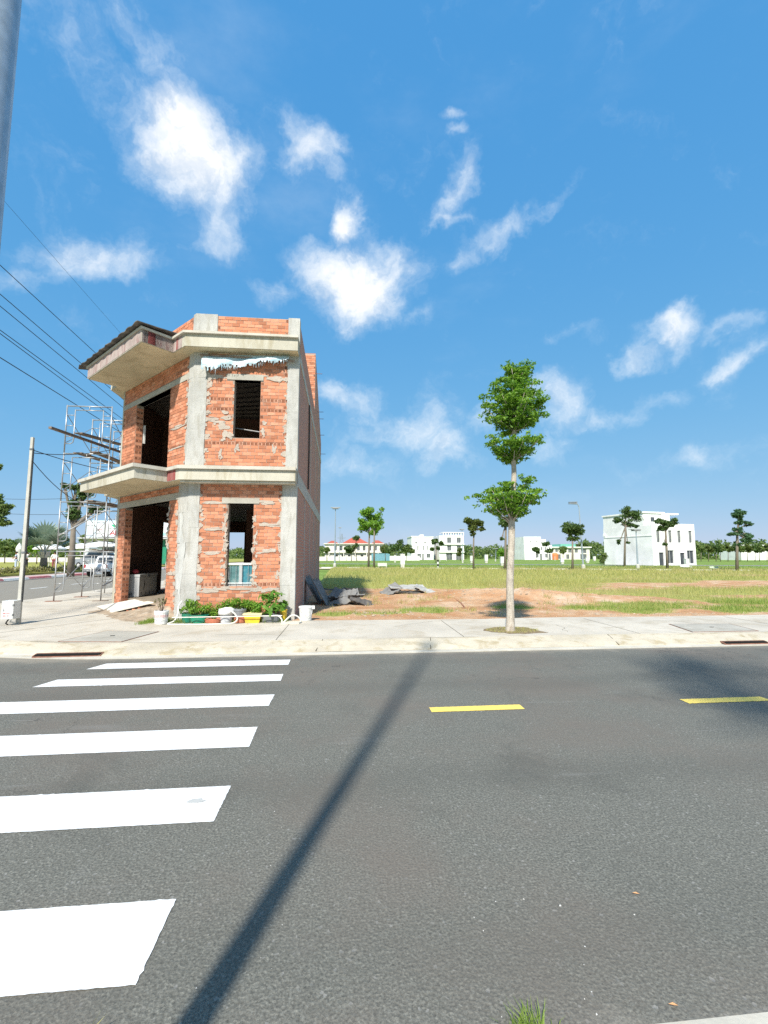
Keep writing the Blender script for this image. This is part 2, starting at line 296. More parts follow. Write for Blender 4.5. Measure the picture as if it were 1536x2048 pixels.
SHEETP = plain('pale_fibre_sheet', (.40, .395, .37), .85, .2, 6, 0, .004, .2, (.2, .19, .175), .5, 2.5)
WHITEP = plain('white_plastic', (.74, .735, .70), .5, .06, 8, 0, 0, .4, (.52, .47, .40), .45, 6)
WHITEM = plain('white_enamel', (.70, .70, .67), .45, .06, 5, 0, 0, .4, (.55, .52, .46), .3, 6)
GREYM = plain('freezer_grey', (.46, .47, .47), .5, .06, 5, 0, 0, .4, (.38, .36, .33), .4, 5)
DARK = plain('dark_print', (.03, .03, .03), .6, .2)
REDINK = plain('red_print', (.48, .06, .07), .6, .2)
GREENP = plain('green_plastic', (.015, .235, .14), .4, .12, 6, 0, 0, .5, (.16, .20, .14), .6, 9)
GREEND = plain('dark_green_plastic', (.012, .17, .105), .4, .12, 6, 0, 0, .5, (.14, .17, .12), .6, 9)
YELLOWP = plain('yellow_plastic', (.80, .52, .03), .45, .1, 6, 0, 0, .5, (.45, .33, .12), .6, 9)
CLAYP = plain('terracotta', (.46, .16, .09), .8, .2, 10)
GREYP = plain('grey_plastic', (.20, .21, .22), .5, .2, 6)
HOSE = plain('white_hose', (.68, .66, .58), .5, .08, 8)
RUST = plain('rusty_iron', (.26, .13, .09), .85, .35, 14, .2, .003)
SLOT_SHADE = plain('slot_shade', (.012, .011, .010), .95, .2)  # black painted for the shade inside the drain and lifting slots
CABLE = plain('black_cable', (.025, .027, .03), .6, .1)
BLUEP = plain('teal_shutter_pane', (.035, .19, .24), .35, .3, 7, 0, 0, .5, (.30, .34, .33), .4, 5)
GREYF = plain('grey_shutter_frame', (.42, .43, .42), .5, .12, 8)
WALLW = m_concrete('white_render', (.84, .83, .80), (.77, .76, .73), .35, .35, .002, (.58, .58, .56))
WALLC = m_concrete('cream_render', (.72, .69, .62), (.60, .56, .48), .35, .4, .002, (.5, .47, .4))
GLASS = plain('dark_window_glass', (.055, .062, .07), .15, .3, 2, 0, 0, .6)
GLASSG = plain('grey_window_glass', (.13, .14, .145), .2, .3, 2, 0, 0, .6)
REDROOF = plain('red_roof_tile', (.42, .10, .065), .8, .25, 3)
GREENROOF = plain('green_roof', (.16, .42, .33), .6, .15, 3)
BLUEFENCE = plain('blue_sheet_fence', (.16, .33, .40), .5, .15, 2)
KERBW = plain('white_kerb_paint', (.66, .65, .62), .8, .1, 5, 0, 0, .2, (.48, .44, .38), .5, 2)
KERBR = plain('red_kerb_paint', (.46, .15, .16), .8, .2, 5, 0, 0, .2, (.5, .33, .30), .5, 2)
PAVER = plain('pink_paver', (.47, .36, .33), .85, .14, 3)
SKIN = plain('skin', (.36, .19, .12), .6, .08)
HAIR = plain('black_hair', (.015, .012, .012), .5, .1)
CARW = plain('white_car_paint', (.68, .69, .70), .25, .03, 2, 0, 0, .6)
CARS = plain('silver_car_paint', (.38, .40, .42), .25, .04, 2, .5, 0, .6)
TYRE = plain('tyre_rubber', (.02, .02, .02), .85, .1)
SOILPOT = plain('potting_soil', (.07, .05, .035), .95, .3, 20)
ROCK = plain('rubble_stone', (.40, .31, .22), .9, .3, 9)

def emis(name, c, s):
    m, t, p = new_mat(name); lk(t, p.outputs[0], t.nodes['Material Output'].inputs[0]); p.inputs['Base Color'].default_value = (*c, 1); return m

# ------------------------------------------------------------------ mesh helpers
WO = {}     # world origin of every object
class MB:
    def __init__(s): s.v = []; s.f = []
    def add(s, vs, fs):
        o = len(s.v); s.v += [tuple(v) for v in vs]; s.f += [tuple(i + o for i in f) for f in fs]; return s
    def hexa(s, p):   # 8 points: bottom 0-3, top 4-7
        return s.add(p, [(3, 2, 1, 0), (4, 5, 6, 7), (0, 1, 5, 4), (1, 2, 6, 5), (2, 3, 7, 6), (3, 0, 4, 7)])
    def box(s, x0, y0, z0, x1, y1, z1):
        return s.hexa([(x0, y0, z0), (x1, y0, z0), (x1, y1, z0), (x0, y1, z0), (x0, y0, z1), (x1, y0, z1), (x1, y1, z1), (x0, y1, z1)])
    def obox(s, o, u, w0, w1, n, d0, d1, z0, z1):
        """box along horizontal axis u (w0..w1), outward axis n (d0..d1), height z0..z1, from plan point o"""
        def P(w, d, z): return (o[0] + u[0] * w + n[0] * d, o[1] + u[1] * w + n[1] * d, z)
        p = [P(w0, d0, z0), P(w1, d0, z0), P(w1, d1, z0), P(w0, d1, z0), P(w0, d0, z1), P(w1, d0, z1), P(w1, d1, z1), P(w0, d1, z1)]
        if u[0] * n[1] - u[1] * n[0] < 0: p = [p[0], p[3], p[2], p[1], p[4], p[7], p[6], p[5]]
        return s.hexa(p)
    def beam(s, a, b, w, h, up=(0, 0, 1)):
        a, b = Vector(a), Vector(b); d = (b - a).normalized(); x = d.cross(Vector(up)); x = x.normalized() if x.length > 1e-5 else Vector((1, 0, 0)); y = x.cross(d)
        x *= w / 2; y *= h / 2
        return s.hexa([a - x - y, a + x - y, b + x - y, b - x - y, a - x + y, a + x + y, b + x + y, b - x + y])
    def tube(s, pts, rs, n=8, cap=True):
        pts = [Vector(p) for p in pts]; rs = rs if hasattr(rs, '__len__') else [rs] * len(pts)
        o = len(s.v); ref = None
        for i, p in enumerate(pts):
            d = (pts[min(i + 1, len(pts) - 1)] - pts[max(i - 1, 0)]).normalized()
            if ref is None: ref = Vector((0, 0, 1)) if abs(d.z) < .9 else Vector((1, 0, 0))
            x = d.cross(ref).normalized(); y = d.cross(x).normalized(); ref = x.cross(d) if abs(x.cross(d).length) > .1 else ref
            for k in range(n):
                a = 2 * math.pi * k / n; s.v.append(tuple(p + (x * math.cos(a) + y * math.sin(a)) * rs[i]))
        for i in range(len(pts) - 1):
            for k in range(n):
                k2 = (k + 1) % n; s.f.append((o + i * n + k, o + i * n + k2, o + (i + 1) * n + k2, o + (i + 1) * n + k))
        if cap:
            s.f.append(tuple(o + k for k in range(n))[::-1]); s.f.append(tuple(o + (len(pts) - 1) * n + k for k in range(n)))
        return s
    def lathe(s, c, prof, n=16, sx=1, sy=1, cap=True):
        o = len(s.v)
        for r, z in prof:
            for k in range(n):
                a = 2 * math.pi * k / n; s.v.append((c[0] + r * sx * math.cos(a), c[1] + r * sy * math.sin(a), c[2] + z))
        for i in range(len(prof) - 1):
            for k in range(n):
                k2 = (k + 1) % n; s.f.append((o + i * n + k, o + i * n + k2, o + (i + 1) * n + k2, o + (i + 1) * n + k))
        if cap:
            s.f.append(tuple(o + k for k in range(n))[::-1]); s.f.append(tuple(o + (len(prof) - 1) * n + k for k in range(n)))
        return s
    def prism(s, poly, z0, z1):
        a = sum(poly[i][0] * poly[(i + 1) % len(poly)][1] - poly[(i + 1) % len(poly)][0] * poly[i][1] for i in range(len(poly)))
        if a < 0: poly = poly[::-1]
        n = len(poly); s.add([(x, y, z0) for x, y in poly] + [(x, y, z1) for x, y in poly],
            [tuple(range(n))[::-1], tuple(range(n, 2 * n))] + [(i, (i + 1) % n, n + (i + 1) % n, n + i) for i in range(n)])
        return s
    def jitter(s, a, seed=0):
        rr = random.Random(seed); s.v = [(x + rr.uniform(-a, a), y + rr.uniform(-a, a), z + rr.uniform(-a, a)) for x, y, z in s.v]; return s
    def build(s, name, mat, parent=None, at=None, smooth=False, tri=False):
        org = Vector(WO[parent]) if parent is not None else Vector(at if at is not None else (0, 0, 0))
        me = bpy.data.meshes.new(name); me.from_pydata([(x - org.x, y - org.y, z - org.z) for x, y, z in s.v], [], s.f)
        me.materials.append(mat)
        if smooth: me.polygons.foreach_set('use_smooth', [True] * len(me.polygons))
        if tri:
            bm = bmesh.new(); bm.from_mesh(me); bmesh.ops.triangulate(bm, faces=bm.faces[:]); bm.to_mesh(me); bm.free()
        me.update(); o = bpy.data.objects.new(name, me); COL.objects.link(o)
        if parent is not None: o.parent = parent
        else: o.location = org
        WO[o] = tuple(org); return o
def npmesh(name, verts, faces, mat, parent=None, at=(0, 0, 0), kind=None, smooth=False):
    """verts (n,3) and faces (m,k) as arrays, in coordinates local to at / the parent"""
    verts = np.asarray(verts, np.float32); faces = np.asarray(faces, np.int32); k = faces.shape[1]
    me = bpy.data.meshes.new(name); me.vertices.add(len(verts)); me.vertices.foreach_set('co', verts.ravel())
    me.loops.add(faces.size); me.loops.foreach_set('vertex_index', faces.ravel()); me.polygons.add(len(faces))
    me.polygons.foreach_set('loop_start', np.arange(0, faces.size, k, dtype=np.int32)); me.polygons.foreach_set('loop_total', np.full(len(faces), k, np.int32))
    if smooth: me.polygons.foreach_set('use_smooth', np.ones(len(faces), bool))
    me.materials.append(mat); me.update(calc_edges=True); me.validate()
    o = bpy.data.objects.new(name, me); COL.objects.link(o)
    if parent is not None: o.parent = parent; WO[o] = WO[parent]
    else: o.location = at; WO[o] = tuple(at)
    if kind: o['kind'] = kind
    return o
def tag(o, label, cat=None, group=None, kind=None):
    if label: o['label'] = label
    if cat: o['category'] = cat
    if group: o['group'] = group
    if kind: o['kind'] = kind
    return o
def thing(name, label, cat, loc, group=None):
    o = bpy.data.objects.new(name, None); COL.objects.link(o); o.location = loc; o.empty_display_size = .2; WO[o] = tuple(loc)
    return tag(o, label, cat, group)
def struct(o, label=None): o['kind'] = 'structure'; return tag(o, label)

def leaf_cloud(centers, radii, counts, size, rng, flat=.5, droop=0.0):
    """many small folded leaves spread through ellipsoid clumps; returns verts, faces (tris)"""
    V = []; 
    for c, r, n in zip(centers, radii, counts):
        d = rng.normal(size=(n, 3)); d /= np.linalg.norm(d, axis=1)[:, None]
        p = np.asarray(c) + d * (rng.random((n, 1)) ** .45) * np.asarray(r)
        nrm = rng.normal(size=(n, 3)) * (1 - flat) + np.array([0, 0, 1.0]) * flat + d * .35; nrm /= np.linalg.norm(nrm, axis=1)[:, None]
        t = np.cross(nrm, rng.normal(size=(n, 3))); t /= np.linalg.norm(t, axis=1)[:, None]; t[:, 2] -= droop; b = np.cross(nrm, t)
        s = size * rng.uniform(.65, 1.3, (n, 1))
        V.append(np.stack([p - t * s, p + b * s * .42 + nrm * s * .12, p + t * s, p - b * s * .42 + nrm * s * .12], 1))
    V = np.concatenate(V).reshape(-1, 3); n = len(V) // 4; i = np.arange(n)[:, None] * 4
    F = np.concatenate([i + np.array([[0, 1, 2]]), i + np.array([[0, 2, 3]])], 0)
    return V, F
def blades(px, py, pz, h, w, rng, lean=.35):
    n = len(px); a = rng.uniform(0, 2 * np.pi, n); l = rng.normal(0, lean, (n, 2)) * h[:, None]
    dx, dy = np.cos(a) * w / 2, np.sin(a) * w / 2
    base = np.stack([px, py, pz], 1)
    v0 = base + np.stack([dx, dy, 0 * dx], 1); v1 = base - np.stack([dx, dy, 0 * dx], 1)
    mid = base + np.stack([l[:, 0] * .3, l[:, 1] * .3, h * .6], 1); m0 = mid + np.stack([dx, dy, 0 * dx], 1) * .7; m1 = mid - np.stack([dx, dy, 0 * dx], 1) * .7
    tip = base + np.stack([l[:, 0], l[:, 1], h], 1)
    V = np.stack([v0, v1, m1, m0, tip], 1).reshape(-1, 3); i = np.arange(n)[:, None] * 5
    F = np.concatenate([i + np.array([[0, 1, 2]]), i + np.array([[0, 2, 3]]), i + np.array([[3, 2, 4]])], 0)
    return V, F
def vnoise(x, y, s, seed=0.0):
    return np.array([mnoise.noise(Vector((a * s + seed, b * s - seed, seed * 1.7))) for a, b in zip(np.ravel(x), np.ravel(y))]).reshape(np.shape(x))

# ================================================================== SETTING
def m_ground(name, soil, grass):
    m, t, p = new_mat(name); v = geo_pos(t)
    at = t.nodes.new('ShaderNodeAttribute'); at.attribute_name = 'dirt'
    n1 = noise_node(t, v, .9, 8, .65, .4); n2 = noise_node(t, v, 7, 6, .7); n3 = noise_node(t, v, 40, 4, .7); n0 = noise_node(t, v, .25, 5, .6)
    s = ramp(t, n1.outputs[0], [(.28, (.38, .185, .09)), (.45, soil), (.58, (.56, .37, .23)), (.72, (.62, .51, .39))]).outputs[0]
    s = mixc(t, mrange(t, n2.outputs[0], .52, .74, 0, .5), s, (.36, .24, .15))
    s = mixc(t, mrange(t, n3.outputs[0], .55, .75, 0, .45), s, (.55, .49, .42))
    g = ramp(t, n0.outputs[0], [(.3, grass), (.55, tuple(x * 1.25 for x in grass)), (.75, (.33, .29, .12))]).outputs[0]
    g = mixc(t, mrange(t, n2.outputs[0], .45, .75, 0, .5), g, tuple(x * .6 for x in grass))
    ad = t.nodes.new('ShaderNodeMath'); ad.operation = 'MULTIPLY_ADD'; lk(t, n2.outputs[0], ad.inputs[0]); ad.inputs[1].default_value = .7; lk(t, at.outputs['Fac'], ad.inputs[2])
    lk(t, mixc(t, mrange(t, ad.outputs[0], .68, 1.0), g, s), p.inputs['Base Color']); p.inputs['Roughness'].default_value = .95; p.inputs['Specular IOR Level'].default_value = .1
    h = t.nodes.new('ShaderNodeMath'); h.operation = 'ADD'; lk(t, n2.outputs[0], h.inputs[0]); lk(t, n3.outputs[0], h.inputs[1])
    bump(t, p, h.outputs[0], .8, .035); return m
SOIL = m_ground('lot_soil_and_grass', (.49, .275, .145), (.30, .30, .09))
LAWN = plain('far_lawn', (.17, .25, .055), .95, .28, .35, 0, 0, .1, (.27, .26, .10), .6, .12)
DIRT = plain('rubble_dirt', (.34, .265, .19), .95, .3, 6, 0, .03, .1, (.47, .42, .35), .7, 9)

struct(MB().add([(-2500, -600, -.04), (2500, -600, -.04), (2500, 3500, -.04), (-2500, 3500, -.04)], [(0, 1, 2, 3)]).build('ground', LAWN), 'grassy ground reaching the horizon')

# roads: main road along X and the side street along Y, one asphalt sheet
KY, KX, KR = 7.85, -11.6, 8.3; KC = (KX + KR, KY + KR)
arc = [(KC[0] + KR * math.cos(R(a)), KC[1] + KR * math.sin(R(a))) for a in np.linspace(270, 180, 25)]
arc2 = [(-29.9 + 8.3 * math.cos(R(a)), 16.15 + 8.3 * math.sin(R(a))) for a in np.linspace(0, -90, 17)]
poly = [(220, 1.66), (220, KY)] + arc + [(KX, 170), (-21.6, 170)] + arc2 + [(-220, KY), (-220, 1.66)]
road = struct(MB().add([(x, y, 0) for x, y in poly], [tuple(range(len(poly)))]).build('road', ASPHALT, tri=True), 'dark grey asphalt road with white crosswalk and yellow dashes')
def painted(name, pts, mat, z=.004, rough=.0022, seed=0, step=.02):
    """a painted marking: outline with slightly ragged ends"""
    rr = random.Random(seed); out = []
    for i in range(4):
        a, b = Vector(pts[i]), Vector(pts[(i + 1) % 4]); L = (b - a).length; n = max(2, int(L / step)); nn = Vector((-(b - a).y, (b - a).x)).normalized()
        for k in range(n):
            q = a.lerp(b, k / n); j = rr.uniform(-rough, rough) * (.8 if L > 1.2 else 1.3) + (rr.random() < .03) * rr.uniform(-1, 0) * rough * 5; out.append((q.x + nn.x * j, q.y + nn.y * j))
    return MB().add([(x, y, z) for x, y in out], [tuple(range(len(out)))]).build(name, mat, road, tri=True)
for i, (y1, y0, xl1, xl0) in enumerate([(7.50, 7.16, -3.56, -3.68), (6.61, 6.27, -3.75, -3.85), (5.67, 5.26, -3.86, -4.0), (4.64, 4.18, -4.02, -4.1), (3.51, 3.07, -4.1, -4.2), (2.43, 1.99, -4.15, -4.25)]):
    painted('crosswalk_stripe', [(xl0, y0), (-.77, y0), (-.77 + random.uniform(-.01, .015), y1), (xl1, y1)], WHITE_PAINT, seed=i)
for i, x in enumerate((-4.8, .985, 3.92, 6.85, 9.8, 12.7)):
    if x > 0: painted('yellow_dash', [(x, 4.885), (x + 1.02, 4.885), (x + 1.02, 5.035), (x, 5.035)], YELLOW_PAINT, rough=.0025, seed=40 + i)
for i in range(9):
    y = 17.6 + i * 3.55; painted('lane_dash', [(-15.68, y), (-15.53, y), (-15.53, y + 1.35), (-15.68, y + 1.35)], WHITE_PAINT, rough=.006, seed=60 + i)
# flat stains and a paint splash on the asphalt
def blob(mb, c, ux, uy, a, b, z, seed, n=18, rag=.35):
    rr = random.Random(seed); ph = [rr.uniform(0, 6.28) for _ in range(4)]; c, ux, uy = Vector(c), Vector(ux), Vector(uy)
    pts = []
    for k in range(n):
        t = 2 * math.pi * k / n; r = 1 + rag * (.5 * math.sin(2 * t + ph[0]) + .35 * math.sin(3 * t + ph[1]) + .3 * math.sin(5 * t + ph[2])) + rr.uniform(-.12, .12)
        pts.append(c + ux * a * r * math.cos(t) + uy * b * r * math.sin(t))
    mb.add(pts, [tuple(range(n))]); return mb
mb = MB(); p = onz(393, 1603); blob(mb, (p.x, p.y, .0065), (1, 0, 0), (0, 1, 0), .05, .03, 0, 3); mb.build('paint_scuff', plain('grey_scuff', (.42, .42, .40), .8), road)

# kerb (mountable, sloping) swept along the corner
path = [((x, KY), (0, 1)) for x in (220, 90, 40, 22, 15, 11, 8.4, 6.85, 6, 4, 2, 1, 0, -.6, -1.2, -2, -2.8)]
path += [((x, y), ((KC[0] - x) / KR, (KC[1] - y) / KR)) for x, y in arc] + [((KX, y), (1, 0)) for y in (18, 22, 28, 40, 70, 170)]
def sweep(prof, name, mat, parent=None, rough=0.0):
    V, F = [], []; k = len(prof)
    for i, ((x, y), n) in enumerate(path):
        for j, (o, z) in enumerate(prof):
            dz = rough * mnoise.noise(Vector((x * .7, y * .7, j * 3.1))); V.append((x + n[0] * o, y + n[1] * o, z + dz))
    for i in range(len(path) - 1):
        for j in range(k - 1): a = i * k + j; F.append((a, a + 1, a + k + 1, a + k))
    mb = MB(); mb.add(V, [f[::-1] for f in F]); return mb.build(name, mat, parent)
KW = .66
kerb = struct(sweep([(.12, .016), (.135, .03), (.30, .075), (.55, .118), (KW, .130)], 'kerb', KERBC, None, .012), 'sloping pale concrete kerb along the road')
sweep([(-.03, -.02), (-.03, .010), (0.02, .012), (.12, .017)], 'gutter', GUTTER, kerb)
# kerb joints
mj = MB()
for x in (1.6, -.4, 5.1): mj.beam((x, KY + .13, .035), (x + .1, KY + .64, .131), .012, .01)
mj.build('joint', plain('joint_dirt', (.10, .085, .06), .95), kerb)
inner = [(x + n[0] * KW, y + n[1] * KW) for (x, y), n in path]
HX0, HX1, HY0, HY1 = -6.758, -1.10, 11.3, 24.6      # house footprint
swp = inner + [(-6.9, 170), (-6.9, 14.4), (-3.75, 11.02), (-1.1, 11.02), (1.0, 10.95), (3.2, 10.86), (5.5, 10.98), (8.0, 10.85), (12, 10.95), (220, 10.9)]
sidewalk = struct(MB().add([(x, y, .130) for x, y in swp], [tuple(range(len(swp)))]).build('sidewalk', SIDEWALK, tri=True), 'pale poured concrete sidewalk wrapping the corner')
jm = plain('joint_dirt', (.10, .085, .06), .95)
for (xa, ya, xb, yb) in ((-1.15, 8.53, -1.12, 10.68), (2.35, 8.53, 2.4, 10.68), (5.9, 8.53, 5.95, 10.68), (9.6, 8.53, 9.65, 10.68), (-6.9, 9.6, -5.0, 12.6)): MB().beam((xa, ya, .1295), (xb, yb, .1295), .012, .006).build('joint', jm, sidewalk)
for k_, (x_, y_, a_) in enumerate(((1.2, 9.9, .5), (6.6, 9.2, -.4), (4.6, 8.9, .9), (-2.4, 9.2, .2), (7.4, 10.2, .1))):
    pts_ = [(x_, y_)]; rr_ = random.Random(k_)
    for _ in range(9): a_ += rr_.uniform(-.5, .5); pts_.append((pts_[-1][0] + .17 * math.cos(a_), pts_[-1][1] + .10 * math.sin(a_)))
    mc_ = MB()
    for p_, q_ in zip(pts_, pts_[1:]): mc_.beam((*p_, .1300), (*q_, .1300), .007, .003)
    mc_.build('crack', jm, sidewalk)
# edge thickness and drain covers
mb = MB(); mb.box(-1.05, 10.70, -.03, 70, 10.84, .126); mb.build('edge_strip', SIDEWALK, sidewalk)
def cover(pts, zs, mat):
    mb = MB(); c = sum((Vector(p) for p in pts), Vector((0, 0))) / 4; q = [c + (Vector(p) - c) * .965 for p in pts]
    mb.add([(*p, .1315) for p in q] + [(*p, zs) for p in q], [(4, 5, 6, 7), (0, 1, 5, 4), (1, 2, 6, 5), (2, 3, 7, 6), (3, 0, 4, 7)])
    o = mb.build('cover_slab', mat, sidewalk)
    fr = MB()
    for i in range(4):
        a, b = Vector(pts[i]), Vector(pts[(i + 1) % 4]); fr.beam((a.x, a.y, .132), (b.x, b.y, .132), .014, .010)
    fr.build('angle_iron_edge', RUST, o); ls = MB(); ls.box(c.x - .04, c.y - .012, zs - .002, c.x + .04, c.y + .012, zs + .008); ls.build('lifting_slot_shade', SLOT_SHADE, o)  # solid black bar painted as the shade of a lifting slot
SLABC = m_concrete('cover_concrete', (.42, .395, .34), (.30, .28, .23), .6, 1.1, .004, (.2, .185, .15))
cover([(-5.0, 8.75), (-3.85, 8.60), (-3.62, 9.66), (-4.72, 9.86)], .139, SLABC)
cover([(7.05, 8.58), (8.5, 8.58), (8.75, 9.55), (7.35, 9.62)], .139, SLABC)
def drain(x0, x1, y):
    mb = MB(); mb.box(x0, y + .012, .014, x1, y + .095, .055); o = mb.build('drain_slot_shade', SLOT_SHADE, kerb)  # solid black box painted as the shade inside the drain opening
    fr = MB(); fr.beam((x0 - .03, y + .0, .018), (x1 + .03, y + .0, .018), .022, .02); fr.beam((x0 - .02, y + .10, .052), (x1 + .02, y + .10, .052), .018, .02)
    fr.beam((x0 - .02, y, .03), (x0 - .02, y + .10, .05), .02, .02); fr.beam((x1 + .02, y, .03), (x1 + .02, y + .10, .05), .02, .02); fr.build('drain_frame', RUST, o)
drain(-4.92, -3.92, 8.0); drain(7.15, 8.0, KY + .05)
# near side: gutter, kerb and walk under the photographer
near = struct(MB().box(-220, 1.30, -.03, 220, 1.655, .008).build('near_gutter', GUTTER), 'concrete gutter at the near edge of the road')
mb = MB(); mb.add([(-220, 1.30, .009), (220, 1.30, .009), (220, .95, .13), (-220, .95, .13), (220, -12, .131), (-220, -12, .131)], [(0, 1, 2, 3), (3, 2, 4, 5)])
struct(mb.build('near_sidewalk', SIDEWALK), 'near sidewalk the photograph was taken from')

# the empty lot
xs = np.concatenate([np.linspace(-1.13, 12, 92), np.linspace(12.4, 78, 84)]); ys = np.concatenate([np.linspace(10.78, 24, 104), np.linspace(24.4, 62, 64)])
GX, GY = np.meshgrid(xs, ys)
def lot_z(x, y):
    x = np.asarray(x, float); y = np.asarray(y, float)
    e = np.clip((y - 10.85) / .8, 0, 1)
    z = .125 + e * (.02 * vnoise(x, y, .5, 1) + .032 * vnoise(x, y, 1.7, 4) + .026 * vnoise(x, y, 4.3, 8) + .018 * vnoise(x, y, 9.7, 12))
    md = lambda cx, cy, rx, ry, h: h * np.exp(-(((x - cx) / rx) ** 2 + ((y - cy) / ry) ** 2))
    m = md(6.1, 16.2, 2.0, 1.5, .30) + md(7.8, 15.2, 1.6, 1.1, .16) + md(4.5, 17.3, 1.5, 1.0, .12) + md(9.6, 14.6, 1.3, .9, .10)
    return z + e * (m + .25 * m * vnoise(x, y, 2.6, 3))
def dirt_mask(x, y):
    x = np.asarray(x, float); y = np.asarray(y, float)
    yb = np.interp(x, [-2, 2, 6, 9, 11, 13, 15, 18], [21.6, 21.8, 21.0, 19.5, 16.5, 13.6, 11.6, 10.4]) + 1.6 * vnoise(x, y, .35, 6) + .8 * vnoise(x, y, 1.3, 2)
    d = np.clip((yb - y) / 1.2 + .5, 0, 1)
    for cx, cy, rx, ry, s in ((19.5, 22.5, 6.5, 2.2, 1.0), (25, 24, 6, 2.2, .95), (16.5, 16.0, 3.2, .7, .8), (34, 33, 7, 1.6, .7), (13.5, 20.5, 3.5, .9, .7), (20, 29, 5, 1.0, .5)):
        d = np.maximum(d, s * np.clip(1.5 - np.sqrt(((x - cx) / rx) ** 2 + ((y - cy) / ry) ** 2) + .55 * vnoise(x, y, .6, 9), 0, 1))
    for cx, cy, rx, ry in ((0.1, 12.0, 1.0, .55), (2.7, 12.7, 1.1, .8), (5.2, 13.1, .9, .5), (7.0, 12.8, 1.2, .6), (8.6, 12.0, 1.2, .7), (1.3, 12.2, .5, .25), (9.5, 13.2, 2.2, .7), (11.5, 12.0, 2.0, .9)):
        d = d * (1 - .85 * np.clip(1.35 - np.sqrt(((x - cx) / rx) ** 2 + ((y - cy) / ry) ** 2) + .6 * vnoise(x, y, 1.4, 5), 0, 1))
    return d
GZ = lot_z(GX, GY); GD = dirt_mask(GX, GY)
nx, ny = len(xs), len(ys); ii = (np.arange(ny - 1)[:, None] * nx + np.arange(nx - 1)[None]).ravel()
lot = npmesh('lot', np.stack([GX.ravel(), GY.ravel(), GZ.ravel()], 1), np.stack([ii, ii + 1, ii + nx + 1, ii + nx], 1), SOIL, smooth=True)
ca = lot.data.color_attributes.new('dirt', 'FLOAT_COLOR', 'POINT'); dv = GD.ravel().astype(np.float32); ca.data.foreach_set('color', np.stack([dv, dv, dv, np.ones_like(dv)], 1).ravel())
struct(lot, 'empty building lot of red soil and rough grass')
def scatter_grass(name, label, n, xr, yr, hfun, mat, thr, wscale, seed, gmin=0.0):
    rng = np.random.default_rng(seed)
    t = rng.random(n); Y = yr[0] + (yr[1] - yr[0]) * t; X = xr[0] + (xr[1] - xr[0]) * rng.random(n)
    X = X * 1.0; keep = (np.abs(np.degrees(np.arctan2(X, Y)) - 5.5) < 47)
    X, Y = X[keep], Y[keep]; g = 1 - dirt_mask(X, Y); cl = .5 + .5 * vnoise(X, Y, .9, seed)
    keep = (g * (.35 + .65 * cl) + rng.uniform(-.12, .12, len(g))) > thr; X, Y, g = X[keep], Y[keep], g[keep]
    h = hfun(X, Y, rng) * np.clip(g, .3, 1); w = wscale * (.5 + np.sqrt(X * X + Y * Y) / 30)
    V, F = blades(X, Y, lot_z(X, Y) - .01, h, w, rng)
    o = npmesh(name, V, F, mat, kind='stuff'); return tag(o, label, 'grass')
scatter_grass('tall_grass', 'tall dry yellow-green grass covering the back of the lot', 60000, (-1, 46), (20, 56), lambda x, y, r: r.uniform(.10, .40, len(x)), GRASS_DRY, .34, .013, 11)
scatter_grass('rough_grass', 'rough yellow-green grass at the right of the lot', 40000, (7, 30), (11.0, 26), lambda x, y, r: r.uniform(.06, .32, len(x)), GRASS_DRY, .36, .008, 12)
scatter_grass('fresh_grass', 'fresh green grass tufts near the sidewalk edge', 26000, (-1.0, 14), (11.0, 14.2), lambda x, y, r: r.uniform(.05, .22, len(x)), GRASS_GREEN, .36, .007, 13)

rng = np.random.default_rng(66); Xw, Yw, Hw = [], [], []
for _ in range(95):
    cx, cy, m_ = rng.uniform(-.6, 11), rng.uniform(11.3, 21.5), int(rng.uniform(8, 46)); r_ = rng.uniform(.05, .28); Xw += list(cx + rng.normal(0, r_, m_)); Yw += list(cy + rng.normal(0, r_, m_)); Hw += list(rng.uniform(.04, .20, m_))
Xw, Yw, Hw = map(np.array, (Xw, Yw, Hw)); k_ = Yw > 11.05; V, F = blades(Xw[k_], Yw[k_], lot_z(Xw[k_], Yw[k_]) - .005, Hw[k_], np.full(k_.sum(), .011), rng, .5); tag(npmesh('soil_weeds', V, F, GRASS_DRY, kind='stuff'), 'sparse weed tufts dotting the bare red soil', 'weeds')
# rubble along the sidewalk edge and in the bare soil
rng = np.random.default_rng(5); V = []; F = []
def stones(n, xr, yr, s0, s1, zf):
    for _ in range(n):
        x, y = rng.uniform(*xr), rng.uniform(*yr); s = rng.uniform(s0, s1); z = zf(x, y); o = len(V)
        a = rng.uniform(0, 6.28); c, sn = math.cos(a), math.sin(a); q = rng.uniform(.5, 1.2, 3) * s
        for dx, dy, dz in ((1, 0, .2), (-.2, 1, .1), (-1, -.1, .25), (.1, -1, .15), (.2, .1, .8)):
            px_, py_ = dx * q[0], dy * q[1]; V.append((x + px_ * c - py_ * sn, y + px_ * sn + py_ * c, z + dz * q[2] - .01))
        F.extend([(o, o + 1, o + 4), (o + 1, o + 2, o + 4), (o + 2, o + 3, o + 4), (o + 3, o, o + 4)])
lz = lambda x, y: float(lot_z(np.array([x]), np.array([y]))[0])
stones(330, (-.9, 13), (10.95, 11.45), .008, .04, lz); stones(420, (-.9, 9), (11.4, 20), .012, .06, lz); stones(130, (4, 8), (14.3, 17), .02, .06, lz); stones(120, (6.5, 10), (11.0, 11.5), .012, .05, lz); stones(60, (.3, 2.3), (11.6, 12.4), .02, .07, lz)
tag(npmesh('rubble', V, F, ROCK, kind='stuff'), 'loose stones and rubble strewn over the bare soil', 'rubble')
V = []; F = []
